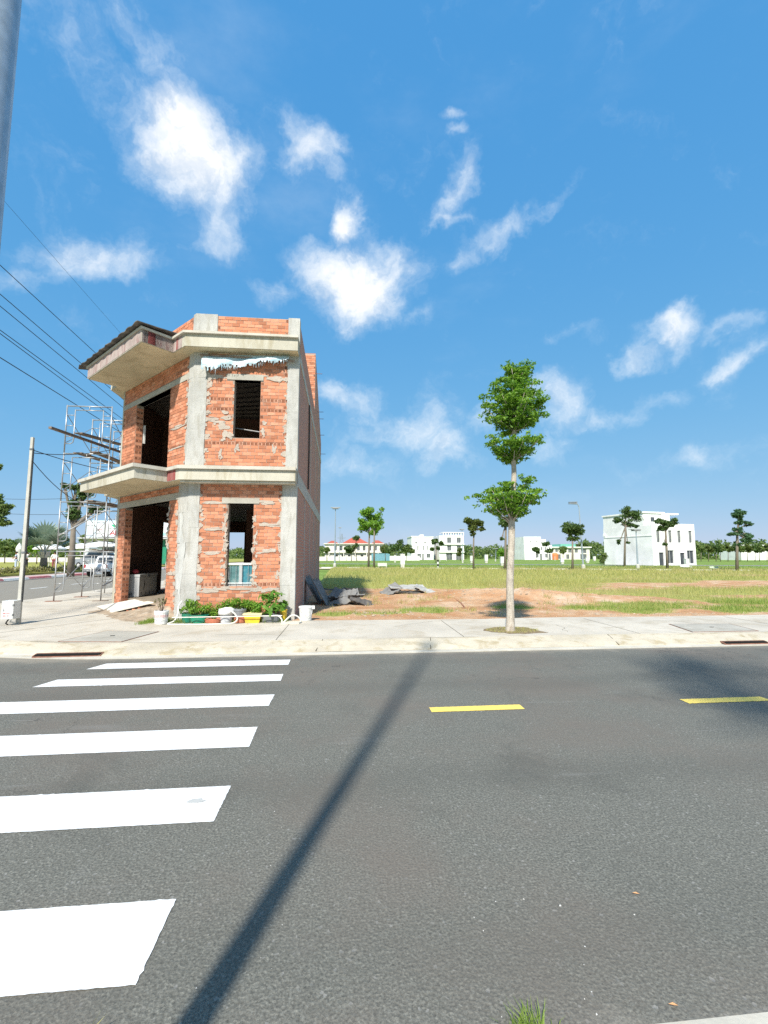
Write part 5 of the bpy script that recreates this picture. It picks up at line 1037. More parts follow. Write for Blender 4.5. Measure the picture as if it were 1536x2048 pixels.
# ================================================================== TREES
def tiered_tree(loc, label, name, trunk, tiers, group, seed, bark, leaf, nleaf=1.0):
    """trunk: points relative to loc with radii; tiers: (z root, z tip, radius, branches, squash in y)"""
    t = thing(name, label, 'tree', loc, group); rng = np.random.default_rng(seed); L = Vector(loc)
    pts = [L + Vector(p[:3]) for p in trunk]; MB().tube(smooth_path(pts, 4), list(np.interp(np.linspace(0, len(trunk) - 1, (len(trunk) - 1) * 4 + 1), range(len(trunk)), [p[3] for p in trunk])), 14).build('trunk', bark, t, smooth=True)
    br = MB(); cs, rs, ct = [], [], []
    def trunk_at(z):
        zs = [p[2] for p in trunk]; return Vector((np.interp(z, zs, [p[0] for p in trunk]), np.interp(z, zs, [p[1] for p in trunk]), z))
    for (zr, zt, rad, nb, bias, thick) in tiers:
        for k in range(nb):
            a = 2 * math.pi * (k + rng.uniform(-.3, .3)) / nb; rl = rad * rng.uniform(.72, 1.08) * (1 + bias * math.cos(a)); p0 = trunk_at(zr + rng.uniform(-.06, .08)); z1 = zt + rng.uniform(-.09, .09) + .10 * bias * math.cos(a)
            p2 = Vector((p0.x + math.cos(a) * rl, p0.y + math.sin(a) * rl, z1)); p1 = p0.lerp(p2, .5) + Vector((0, 0, -.05 + rng.uniform(-.03, .05)))
            br.tube([L + p0, L + p1, L + p2], [.018, .011, .004], 6)
            for f in (.34, .56, .76, .95):
                q = (p0.lerp(p1, f * 2) if f < .5 else p1.lerp(p2, f * 2 - 1)) + Vector(rng.normal(0, .035, 3)); cs.append(tuple(q + Vector((0, 0, .03)))); w = .155 * (1.1 - .35 * abs(f - .6)); rs.append((w * rng.uniform(.8, 1.25), w * rng.uniform(.8, 1.25), thick * rng.uniform(.7, 1.2))); ct.append(int(54 * nleaf * rng.uniform(.6, 1.2)))
                if f > .7:
                    for _ in range(2): q2_ = q + Vector((rng.normal(0, .10), rng.normal(0, .10), rng.normal(.03, .05))); cs.append(tuple(q2_)); rs.append((.08, .08, .05)); ct.append(int(14 * nleaf))
    br.build('branches', bark, t, smooth=True); V, F = leaf_cloud(cs, rs, ct, .041, rng, .42); npmesh('crown', V, F, leaf, t); return t
tl = (3.47, 9.1, .125)
TR = [(0, 0, -.05, .11), (.02, 0, .25, .082), (.03, 0, 1.0, .074), (.09, 0, 1.9, .070), (.11, 0, 2.5, .068), (.18, 0, 3.2, .054), (.18, 0, 3.7, .047), (.23, 0, 4.3, .045), (.29, 0, 4.9, .028), (.36, 0, 5.45, .010)]
TI = [(2.20, 2.72, .64, 9, -.14, .045), (2.32, 2.90, .52, 7, .10, .045), (2.5, 3.10, .32, 5, .55, .04), (3.52, 3.95, .66, 8, 0, .04), (3.56, 3.72, .40, 6, 0, .04), (4.20, 4.38, .48, 7, .05, .04), (4.26, 4.62, .68, 8, .08, .042), (4.42, 4.88, .68, 8, -.08, .042), (4.55, 5.12, .56, 6, .28, .042), (4.72, 5.08, .42, 6, -.3, .042), (4.95, 5.36, .24, 5, -.35, .04), (5.15, 5.54, .18, 5, .2, .04), (5.3, 5.64, .15, 3, .7, .03)]
tiered_tree(tl, 'young pale-barked tree with three leafy tiers on the sidewalk', 'street_tree', TR, TI, None, 3, BARK_WHITE, LEAF)
pit = MB(); blob(pit, (3.55, 9.16, .1335), (1, 0, 0), (0, 1, 0), .62, .42, 0, 5, 26, .25); struct(pit.build('tree_pit', plain('pit_soil', (.23, .175, .11), .95, .35, 16, 0, .01, .1, (.34, .27, .18), .6, 12), tri=True), 'soil pit at the foot of the sidewalk tree')
rng = np.random.default_rng(55); n = 900; a = rng.uniform(0, 6.28, n); r_ = np.sqrt(rng.random(n)); V, F = blades(3.55 + .55 * r_ * np.cos(a), 9.16 + .36 * r_ * np.sin(a), np.full(n, .132), rng.uniform(.01, .05, n), np.full(n, .006), rng, .9); tag(npmesh('pit_grass', V, F, GRASS_DRY, kind='stuff'), 'dry grass litter round the sidewalk tree', 'grass')
# the tree behind the photographer's right shoulder whose shade lies on the road
tiered_tree((2.1, -2.9, .13), 'tall street tree on the near sidewalk shading the road at right', 'street_tree', [(0, 0, -.05, .16), (.02, 0, 2.5, .14), (.05, 0, 5, .12), (.1, 0, 7.4, .08), (.12, 0, 10.2, .03)], [(7.2, 7.9, 1.1, 9, 0, .09), (7.8, 8.4, 1.5, 11, .3, .10), (8.4, 9.0, 1.5, 11, .4, .10), (9.0, 9.5, 1.1, 9, .2, .09), (9.5, 10, .6, 7, 0, .09)], None, 8, BARK_WHITE, LEAF, .42)

def px_tree(name, label, base, ells, leaf, tr, n, size, group, gz=.15, stem=None, seed=0, flat=.35, depth=None):
    """a tree standing at photo point base on ground height gz (or at depth Y); crown lobes given by their outline in the photo"""
    p = onz(*base, gz) if depth is None else onY(*base, depth); p.z = gz; Y = p.y; t = thing(name, label, 'tree', tuple(p), group); rng = np.random.default_rng(seed + 500 + int(base[0]))
    cs, rs, ct = [], [], []; k_ = view_depth(p) / FPX; tot = sum(e[2] * e[3] for e in ells); br = MB()
    tops = [onY(e[0], e[1], Y) for e in ells]; mxe = sum(e[0] * e[2] * e[3] for e in ells) / tot; low = max(e[1] for e in ells if e[2] * e[3] > .12 * tot)
    fork = onY(*(stem or (base[0] * .55 + mxe * .45, low + 2)), Y)
    MB().tube([p - Vector((0, 0, .05)), p.lerp(fork, .5) + Vector((rng.normal(0, .03), 0, 0)), fork], [tr, tr * .8, tr * .62], 9).build('trunk', BARK, t, smooth=True)
    for e, c in zip(ells, tops):
        rx, rz = e[2] * k_, e[3] * k_; m = max(6, int(30 * e[2] * e[3] / tot) + 5)
        br.tube([fork - Vector((0, 0, .1)), fork.lerp(c, .5) + Vector((rng.normal(0, .05), rng.normal(0, .05), 0)), c], [tr * .6, tr * .4, tr * .15], 6)
        for _ in range(m):
            d = rng.normal(size=3); d /= np.linalg.norm(d); d *= rng.random() ** .4; q = c + Vector((d[0] * rx * .75, d[1] * rx * .75, d[2] * rz * .75)); f = rng.uniform(.34, .55); cs.append(tuple(q)); rs.append((rx * f, rx * f, rz * f * .8)); ct.append(max(14, int(2.0 * n * e[2] * e[3] / tot / m)))
            if rng.random() < .4: br.tube([fork.lerp(c, .6), q], [tr * .25, tr * .08], 5)
    br.build('branches', BARK, t); V, F = leaf_cloud(cs, rs, ct, size * 1.25, rng, flat); npmesh('crown', V - np.array(WO[t]), F, leaf, t); return t
G = 'street trees along the far painted kerb'
px_tree('street_tree', 'bright green round-crowned street tree nearest the brick house', (737, 1136), [(738, 1030, 24, 19), (752, 1042, 17, 22), (728, 1050, 16, 18), (748, 1062, 14, 12), (722, 1060, 8, 6), (764, 1018, 6, 5)], LEAF_BRIGHT, .15, 2100, .13, G)
px_tree('street_tree', 'pale trunk rising right beside the bright round-crowned tree', (748, 1137), [(746, 1050, 12, 10), (756, 1056, 8, 8)], LEAF_BRIGHT, .13, 500, .13, G)
px_tree('street_tree', 'flat-topped olive green street tree left of the sidewalk tree', (947, 1140), [(940, 1043, 14, 10), (956, 1046, 15, 9), (948, 1056, 13, 10), (963, 1058, 8, 5), (946, 1068, 7, 6)], LEAF_OLIVE, .11, 1300, .11, G)
px_tree('street_tree', 'dark street tree hidden behind the sidewalk tree trunk', (1010, 1141), [(1008, 1046, 14, 10), (1003, 1078, 5, 4), (1022, 1040, 14, 10)], LEAF_DARK, .15, 900, .11, G)
px_tree('street_tree', 'dark round tree left of the slender curved street lamp', (1145, 1141), [(1140, 1056, 18, 14), (1155, 1062, 12, 12), (1128, 1060, 8, 6), (1146, 1076, 12, 9), (1165, 1052, 5, 4)], LEAF_DARK, .13, 1400, .11, G)
px_tree('street_tree', 'tall dark tree in front of the large white house', (1249, 1134), [(1252, 1026, 16, 14), (1268, 1032, 16, 14), (1238, 1040, 12, 8), (1258, 1046, 14, 10), (1272, 1052, 8, 6), (1240, 1084, 7, 6), (1256, 1086, 6, 4)], LEAF_DARK, .16, 1700, .12, G, stem=(1251, 1052))
px_tree('street_tree', 'dark tree before the doors of the large white house', (1335, 1140), [(1322, 1043, 13, 9), (1336, 1050, 14, 9), (1350, 1042, 9, 7), (1326, 1056, 10, 6), (1330, 1088, 5, 4)], LEAF_DARK, .15, 1300, .11, G, stem=(1331, 1060))
px_tree('street_tree', 'tall conical blue-green tree at the right of the picture', (1474, 1142), [(1478, 1028, 14, 11), (1480, 1045, 10, 8), (1494, 1048, 9, 6), (1476, 1062, 12, 8), (1466, 1068, 13, 5), (1495, 1070, 14, 7), (1488, 1078, 14, 8), (1474, 1086, 8, 6)], m_leaf('blue_green_leaf', (.05, .12, .05), (.10, .19, .08), .3), .16, 1800, .11, G, stem=(1475, 1060))
px_tree('sapling', 'silvery sapling at the wall of the large white house', (1265, 1128), [(1262, 1102, 10, 7), (1278, 1098, 10, 6), (1268, 1110, 12, 6)], LEAF_SILVER, .08, 600, .12, None)
px_tree('sapling', 'small green sapling left of the large white house', (1208, 1130), [(1208, 1112, 7, 9), (1205, 1120, 6, 7)], LEAF_WOOD, .06, 350, .13, None)
G2 = 'young trees scattered across the far lawn'
for i, (bx_, by_, ells, lf, lab) in enumerate([
 ((654), 1120, [(654, 1100, 6, 6)], LEAF_WOOD, 'small tree at the left end of the red-roofed villa'), (714, 1119, [(714, 1076, 9, 5), (712, 1090, 6, 4), (697, 1098, 9, 7)], LEAF_DARK, 'thin dark tree before the red-roofed villa'), (703, 1122, [(700, 1100, 9, 7), (709, 1095, 6, 5)], LEAF_OLIVE, 'olive bush-like tree in front of the villa windows'),
 (790, 1118, [(788, 1094, 14, 11), (800, 1090, 12, 12), (776, 1100, 9, 9)], LEAF_DARK, 'dark spreading tree between villa and first white house'), (812, 1118, [(812, 1096, 12, 12), (822, 1100, 9, 9)], LEAF_WOOD, 'green tree touching the first white house'), (771, 1119, [(768, 1098, 8, 8)], LEAF_OLIVE, 'small olive tree over the blue fence'),
 (872, 1128, [(870, 1083, 7, 6), (884, 1087, 6, 4), (864, 1098, 5, 4), (876, 1097, 5, 4)], LEAF_DARK, 'tiered young tree between the two white houses'), (921, 1122, [(920, 1100, 6, 5), (918, 1108, 5, 4)], LEAF_OLIVE, 'young tree at the right corner of the second white house'), (1003, 1120, [(1002, 1105, 9, 9)], LEAF_BRIGHT, 'bright green bush-like tree left of the sidewalk tree trunk'),
 (1072, 1121, [(1071, 1099, 8, 5), (1076, 1105, 4, 3)], LEAF_DARK, 'young dark tree before the third white house'), (1096, 1121, [(1092, 1087, 9, 6), (1098, 1101, 9, 5)], LEAF_DARK, 'taller young tree right of the third white house'), (1126, 1119, [(1126, 1100, 9, 8)], LEAF_WOOD, 'green tree in front of the green-roofed house')]):
    px_tree('young_tree', lab, (bx_, by_), ells, lf, .12, 520, .30, G2, .15, seed=i, depth=(95 if by_ > 1124 else 135) + i)
G3 = 'row of small trees at the far right'
for i in range(11): x = 1402 + i * 13 + (i % 3) * 2; px_tree('row_tree', ['first', 'second', 'third', 'fourth', 'fifth', 'sixth', 'seventh', 'eighth', 'ninth', 'tenth', 'last'][i] + ' small tree from the left in the far right row', (x, 1122), [(x - 1, 1095, 8, 7), (x + 4, 1100, 7, 5)], [LEAF_WOOD, LEAF_OLIVE, LEAF_DARK][i % 3], .10, 260, .32, G3, .15, seed=i, depth=118)

# far wood on the horizon: one mass
rng = np.random.default_rng(91); cs, rs, ct = [], [], []
for az in np.arange(-44, 50, .33):
    for k in range(2):
        a = R(az + rng.uniform(-.3, .3)); D = rng.uniform(235, 320); hh = 5.2 + 2.6 * mnoise.noise(Vector((az * .22, 1.3, k))) + 1.5 * mnoise.noise(Vector((az * 1.1, 4.3, k))) + rng.uniform(-.8, .8)
        if az > 28: hh += 1.8
        if az < -20: hh += 2
        for z in np.arange(1.5, hh, 2.6): cs.append((math.sin(a) * D, math.cos(a) * D, z + rng.uniform(-.5, .5))); rs.append((3.2 * rng.uniform(.7, 1.3), 3.2, 2.1 * rng.uniform(.7, 1.2))); ct.append(26)
        cs.append((math.sin(a) * D, math.cos(a) * D, hh)); rs.append((2.0, 2.0, 1.5)); ct.append(22)
V, F = leaf_cloud(cs, rs, ct, .85, rng, .3); tag(npmesh('far_wood', V, F, LEAF_WOOD, kind='stuff'), 'distant belt of green trees along the horizon', 'wood')

# ================================================================== FAR BUILDINGS
def block(root, x0, x1, y0, y1, z0, z1, mat, ops=(), pane=GLASS, name='wall'):
    us = sorted({x0, x1} | {a for o in ops for a in o[:2]}); zs = sorted({z0, z1} | {a for o in ops for a in o[2:4]}); mb = MB()
    for i in range(len(us) - 1):
        for j in range(len(zs) - 1):
            cu, cz = (us[i] + us[i + 1]) / 2, (zs[j] + zs[j + 1]) / 2
            if not any(a < cu < b and c < cz < d for a, b, c, d in [o[:4] for o in ops]): mb.box(us[i], y0, zs[j], us[i + 1], y0 + .28, zs[j + 1])
    mb.box(x0, y0 + .281, z0, x1, y1, z1); w = mb.build(name, mat, root)
    for o in ops:
        a, b, c, d = o[:4]; nm = o[4] if len(o) > 4 else 'window'
        wn = MB().box(a, y0 + .20, c, b, y0 + .276, d).build(nm, pane, root)
        f = MB(); k = .07; f.box(a, y0 + .13, c, a + k, y0 + .199, d); f.box(b - k, y0 + .13, c, b, y0 + .199, d); f.box(a, y0 + .13, d - k, b, y0 + .199, d)
        if nm == 'window': f.box((a + b) / 2 - k / 2, y0 + .14, c, (a + b) / 2 + k / 2, y0 + .198, d)
        f.build('frame', GREYP if nm != 'window' else GREYF, wn)
    return w
# large white pair of houses at right
hw = thing('white_house', 'large white three-storey house with narrow upper windows at right', 'house', (50, 68, .1))
ops = []
for x, w in ((50.9, .72), (53.4, .72), (55.3, .72), (57.7, .72)): ops.append((x, x + w, 3.85, 5.85))
ops += [(51.2, 52.2, .12, 2.25, 'door'), (52.8, 54.3, .5, 2.6), (55.6, 56.6, .12, 2.2, 'door'), (57.1, 58.6, .45, 2.6)]
block(hw, 50, 59.0, 68, 78.4, .1, 6.7, WALLW, ops); hw.rotation_euler = (0, 0, R(11))
MB().box(50.02, 69.6, 6.7, 54.3, 78.35, 8.75).build('upper_storey', WALLW, hw); MB().box(49.85, 69.4, 8.75, 54.5, 78.5, 9.0).build('cornice', WALLW, hw); MB().box(50.0, 68.0, 6.70, 59.0, 68.2, 6.95).build('parapet', WALLW, hw); MB().box(58.8, 68.2, 6.70, 59.0, 78.3, 6.95).build('parapet', WALLW, hw)
MB().box(51.6, 69.50, 7.4, 52.3, 69.6, 8.1).build('window', GLASS, hw); MB().box(49.93, 68.0, 4.9, 50.0, 78.4, 5.05).build('string_course', WALLW, hw); MB().box(49.85, 77.9, 5.2, 50.0, 78.4, 5.6).build('bracket', WALLW, hw)
MB().box(53.85, 68.3, 6.95, 54.2, 69.6, 8.7).build('pier', WALLW, hw); MB().box(54.4, 69.0, 8.55, 57.0, 75, 8.8).build('roof_slab', WALLW, hw)
# red-roofed villa
V0 = 150.0
vl = thing('villa', 'long cream two-storey villa with three red hipped roofs', 'house', (4, V0, .1))
ops = []
for k in range(9): x = -2.0 + k * 1.9; ops.append((x, x + .9, 3.5, 5.0))
for k in range(8): x = -1.6 + k * 2.1; ops.append((x, x + .8, .2, 2.3, 'door') if k % 2 else (x, x + .9, .9, 2.2))
block(vl, -5.0, 14.2, V0, V0 + 9, .1, 5.6, WALLC, ops)
MB().box(-5.4, V0 - .8, 2.75, 14.6, V0, 3.0).build('balcony', WALLC, vl); MB().box(-5.4, V0 - .6, 5.6, 14.6, V0 + 9.4, 5.85).build('cornice', WALLC, vl)
for x0, x1, h in ((-4.4, -.6, 1.0), (.6, 9.6, 2.0), (10.6, 14.6, 1.2)):
    m = MB(); y0, y1 = V0 - .4, V0 + 9; xm0, xm1 = x0 + (x1 - x0) * .36, x1 - (x1 - x0) * .36; ym = (y0 + y1) / 2; m.add([(x0, y0, 5.86), (x1, y0, 5.86), (x1, y1, 5.86), (x0, y1, 5.86), (xm0, ym, 5.86 + h), (xm1, ym, 5.86 + h)], [(0, 1, 5, 4), (1, 2, 5), (2, 3, 4, 5), (3, 0, 4), (3, 2, 1, 0)]); m.build('roof', REDROOF, vl)
for x in (-3.6, 1.2, 5.0, 8.8, 12.6): MB().tube([(x, V0 - .6, .1), (x, V0 - .6, 2.75)], .16, 8).build('column', WALLC, vl)
tag(MB().box(-7.6, V0 - 2.5, .1, 9.8, V0 - 2.2, 1.5).build('garden_wall', WALLC, None, at=(0, V0 - 2.3, .1)), 'low cream garden wall in front of the red-roofed villa', 'wall')
fe = thing('sheet_fence', 'blue corrugated sheet fence right of the villa', 'fence', (13, 148, .1)); f = MB()
for k in range(12): f.box(10.2 + k * .5, 147.0 + (k % 2) * .06, .1, 10.7 + k * .5, 147.04 + (k % 2) * .06, 2.5)
f.build('sheet', BLUEFENCE, fe)
for k in range(3): MB().box(10.2 + k * 2.8, 147.1, .1, 10.3 + k * 2.8, 147.2, 2.6).build('post', GREYP, fe)
tag(MB().box(16.2, 155, .1, 27.5, 155.3, 1.7).build('boundary_wall', WALLW, None, at=(20, 155, .1)), 'low white boundary wall between blue fence and first white house', 'wall')
# three white houses
Y1 = 180.0
h1 = thing('white_house', 'plain white three-storey house left of its taller neighbour', 'house', (33, Y1, .1))
block(h1, 28.7, 37.6, Y1, Y1 + 12, .1, 9.4, WALLW, [(30.2, 30.9, 6.7, 7.4), (33.9, 34.5, 6.7, 7.4), (31.0, 31.5, 4.0, 5.7), (33.2, 33.7, 4.0, 5.7), (35.0, 35.4, 4.0, 5.7), (31.0, 32.5, 1.0, 2.6), (33.0, 33.6, .12, 2.6, 'door'), (34.8, 36.3, 1.0, 2.6)], GLASSG)
MB().box(28.5, Y1 - .2, 9.4, 33.0, Y1 + 12, 9.75).build('parapet', WALLW, h1); MB().box(33.3, Y1 - .2, 9.4, 37.7, Y1 + 12, 9.6).build('parapet', WALLW, h1); MB().box(32.6, Y1 + 2, 9.75, 34.0, Y1 + 5, 10.4).build('roof_hut', WALLW, h1)
h2 = thing('white_house', 'white three-storey house with a slatted roof pergola', 'house', (45, Y1, .1))
block(h2, 40.0, 50.2, Y1, Y1 + 12, .1, 10.0, WALLW, [(43.3, 45.0, 7.0, 9.2), (47.3, 49.0, 7.0, 9.2), (43.3, 45.0, 3.8, 6.0), (47.3, 49.0, 3.8, 6.0), (42.8, 45.4, .12, 2.9), (46.9, 49.3, .12, 2.9)], GLASSG)
MB().box(41.5, Y1 - .2, 11.1, 50.3, Y1 + 6, 11.4).build('pergola_beam', WALLW, h2)
for k in range(9): MB().box(41.6 + k * 1.05, Y1 - .1, 10.0, 41.9 + k * 1.05, Y1 + .3, 11.1).build('pergola_post', WALLW, h2)
for z in (3.1, 6.3): MB().box(39.9, Y1 - .6, z, 50.3, Y1 - .001, z + .35).build('balcony', WALLW, h2)
h3 = thing('white_house', 'stepped white house right of the sidewalk tree trunk', 'house', (80, Y1, .1))
block(h3, 75.8, 87.6, Y1, Y1 + 12, .1, 6.2, WALLW, [(80.6, 81.8, 1.0, 2.6), (82.4, 83.2, .12, 2.6, 'door'), (84.6, 85.6, 1.0, 2.6), (86.2, 87.0, .12, 2.6, 'door'), (80.5, 81.1, 4.0, 5.4), (82.8, 83.4, 4.0, 5.4), (84.6, 85.2, 4.0, 5.4), (86.4, 86.9, 4.0, 5.4)], GLASSG)
block(h3, 75.8, 83.2, Y1 + .5, Y1 + 12, 6.2, 9.7, WALLW, [(78.4, 78.9, 7.2, 7.9), (81.2, 81.7, 7.2, 7.9)], GLASSG); MB().box(83.2, Y1 + 3, 6.2, 86.5, Y1 + 11, 8.7).build('upper_storey', WALLW, h3)
h4 = thing('green_roofed_house', 'pale house with light green roof beyond the dark round tree', 'house', (97, 190, .1))
block(h4, 93, 111, 192, 203, .1, 5.4, WALLC, [(95, 96.2, 3.4, 4.6), (98, 99.2, 3.4, 4.6), (101, 102.5, 3.2, 4.8), (104, 105.5, 3.2, 4.8), (107, 109.5, 3.0, 4.8), (96, 97.4, .4, 2.4), (100, 101.4, .4, 2.4), (106.5, 109.5, .3, 2.5)], GLASSG); MB().box(92.4, 191.2, 5.4, 111.6, 203.5, 5.8).build('cornice', WALLW, h4); MB().box(97.5, 192, 5.8, 104.5, 200, 7.0).build('roof', GREENROOF, h4)
tag(MB().lathe((89.8, 182, .1), [(1.3, 0), (1.35, 2.2), (1.1, 2.6), (.5, 2.9)], 14).build('orange_hut', plain('orange_render', (.62, .22, .09), .8, .15), None, at=(89.8, 182, .1)), 'round orange hut beside the stepped white house', 'hut')
h5 = thing('white_house', 'low white house partly hidden by the far right trees', 'house', (166, 158, .1)); block(h5, 152, 180, 158, 168, .1, 5.6, WALLW, [(154.5, 156, 3.4, 4.8), (159, 160.5, 3.4, 4.8)], GLASSG); MB().box(151.6, 157.6, 5.6, 180, 168, 5.95).build('cornice', WALLW, h5)
tw = thing('pylon', 'faint lattice pylon standing on the horizon above the villa', 'pylon', (-6, 420, 0)); m = MB(); pb = onY(683, 1112, 420); px_, zt = pb.x, 22.5
for sx_ in (-1, 1):
    for sy_ in (-1, 1): m.tube([(px_ + sx_ * 3, 420 + sy_ * 3, 0), (px_ + sx_ * .5, 420 + sy_ * .5, zt)], .16, 4)
for k in range(7):
    z = k * 3.1; w = 3 - 2.5 * z / zt; w2 = 3 - 2.5 * (z + 3.1) / zt; m.tube([(px_ - w, 417, z), (px_ + w2, 417, z + 3.1)], .11, 4); m.tube([(px_ + w, 417, z), (px_ - w2, 417, z + 3.1)], .11, 4)
m.build('lattice', METAL, tw); MB().tube([(px_ - 4, 420, 18.5), (px_ + 4, 420, 18.5)], .18, 4).build('crossarm', METAL, tw)

# ---- lamps, cabinets, benches on the far lawn
def lamp(base, topx, topy, label, style, seed=0):
    p = onz(*base, .15); t = thing('street_lamp', label, 'street lamp', tuple(p), 'street lamps on the far lawn'); q = onY(topx, topy, p.y); k = view_depth(p) / FPX
    MB().tube([p, p.lerp(q, .5), q], [.10, .08, .05], 8).build('pole', LAMPPOST, t); MB().lathe(tuple(p), [(.2, 0), (.2, .5), (.14, .6)], 10).build('base', POLE, t)
    if style == 'flat': MB().box(q.x - .38, q.y - .3, q.z, q.x + .38, q.y + .3, q.z + .16).build('lamp_head', GREYP, t); MB().box(q.x - .62, q.y - .2, q.z + .17, q.x + .62, q.y + .5, q.z + .22).build('solar_panel', GREYM, t)
    else:
        MB().tube([q, q + Vector((-.12, 0, .28)), q + Vector((-.4, 0, .42))], [.05, .045, .04], 7).build('arm', LAMPPOST, t)
        for dz in (.30, .46): MB().hexa([tuple(q + Vector(v)) for v in ((-1.15, -.15, dz + .02), (-.25, -.15, dz), (-.25, .15, dz), (-1.15, .15, dz + .02), (-1.15, -.15, dz + .09), (-.25, -.15, dz + .12), (-.25, .15, dz + .12), (-1.15, .15, dz + .09))]).build('lamp_head', GREYP, t)
lamp((669.5, 1136), 671, 1018, 'tall flat-headed street lamp right of the brick house', 'flat'); lamp((678.5, 1122), 680, 1056, 'farther flat-headed lamp just right of the tall one', 'flat')
lamp((1167, 1140), 1158, 1014, 'slender curved street lamp with double head by the dark round tree', 'curve'); lamp((1276, 1139), 1272, 1062, 'slim lamp post in front of the large white house', 'flat')
lamp((925.5, 1126), 924, 1060, 'thin lamp post at the right of the pergola house', 'flat'); lamp((991, 1123), 992, 1098, 'short globe-headed lamp left of the sidewalk tree trunk', 'flat')
def cabinet(x, y, w, h, label, tilt=0):
    p = onz(x, y, .15); k = view_depth(p) / FPX; w, h = w * k, h * k; t = thing('utility_cabinet', label, 'cabinet', tuple(p), 'white utility cabinets on the far lawn')
    MB().box(p.x - w * .42, p.y - .18, p.z, p.x + w * .42, p.y + .18, p.z + h * .28).build('plinth', POLE, t); b = MB().box(p.x - w / 2, p.y - .22, p.z + h * .28, p.x + w / 2, p.y + .22, p.z + h).build('body', WHITEM, t)
    MB().box(p.x - w * .42, p.y - .232, p.z + h * .33, p.x + w * .42, p.y - .221, p.z + h * .95).build('door', WHITEM, b); MB().box(p.x + w * .25, p.y - .245, p.z + h * .6, p.x + w * .31, p.y - .233, p.z + h * .68).build('handle', GREYP, b)
    MB().box(p.x - w * .54, p.y - .25, p.z + h, p.x + w * .54, p.y + .25, p.z + h * 1.04).build('lid', WHITEM, t)
for x, y, w, h, lab in ((805, 1137, 8.5, 28, 'tall white cabinet beyond the grass, right of the round-crowned tree'), (790, 1125, 4, 14, 'narrow white post cabinet near the blue fence'), (972.5, 1126, 6, 16, 'small white cabinet left of the sidewalk tree'), (1005, 1132, 8, 18, 'white cabinet touching the sidewalk tree trunk'), (943, 1126, 5, 14, 'white cabinet behind the flat-topped tree'),
  (1124.5, 1128, 6, 12, 'white cabinet left of the dark round tree trunk'), (1175, 1126, 6.5, 11, 'white cabinet just right of the curved lamp'), (1189, 1122, 5, 9, 'small white cabinet further right of the curved lamp'), (1374, 1134, 7, 16, 'white cabinet beside the bench at the large white house')): cabinet(x, y, w, h, lab)
def bench(x, y, w, h, label, mat):
    p = onz(x, y, .15); k = view_depth(p) / FPX; w, h = w * k, h * k; t = thing('park_bench', label, 'bench', tuple(p), 'benches by the far kerb')
    MB().box(p.x - w / 2, p.y - .2, p.z + h * .42, p.x + w / 2, p.y + .25, p.z + h * .52).build('seat', mat, t); MB().box(p.x - w / 2, p.y + .22, p.z + h * .52, p.x + w / 2, p.y + .30, p.z + h).build('backrest', mat, t)
    for s in (-1, 1): MB().box(p.x + s * w * .4 - .05, p.y - .18, p.z, p.x + s * w * .4 + .05, p.y + .28, p.z + h * .42).build('leg', POLE, t)
PALEG = plain('pale_green_stone', (.52, .60, .46), .8, .1)
bench(765, 1137, 18.5, 11, 'pale green bench right of the round-crowned tree', PALEG); bench(1373, 1138, 19, 9, 'white bench before the large white house doors', WHITEM); bench(1432, 1140, 19, 7, 'low pale bench between white house and conical tree', PALEG)
p = onz(876, 1137, .15); bo = thing('bollard', 'short black and white striped post near the far kerb', 'bollard', tuple(p)); k = view_depth(p) / FPX
for i in range(4): MB().lathe((p.x, p.y, p.z + i * 4.4 * k), [(.11, 0), (.11, 4.38 * k)], 10).build('stripe', DARK if i % 2 else WHITEM, bo)
for k, (x, y) in enumerate(((880, 1123), (893, 1122), (1150, 1121), (1110, 1122))):
    p = onz(x, y, .15); o = MB().lathe(tuple(p), [(.10, 0), (.10, 1.3), (.02, 1.4)], 8).build('marker_post', POLE, None, at=tuple(p)); tag(o, ['low marker post left of the pergola house door', 'low marker post at the pergola house door', 'low marker post right of the dark round tree', 'low marker post at the stepped white house corner'][k], 'post', 'marker posts on the far lawn')

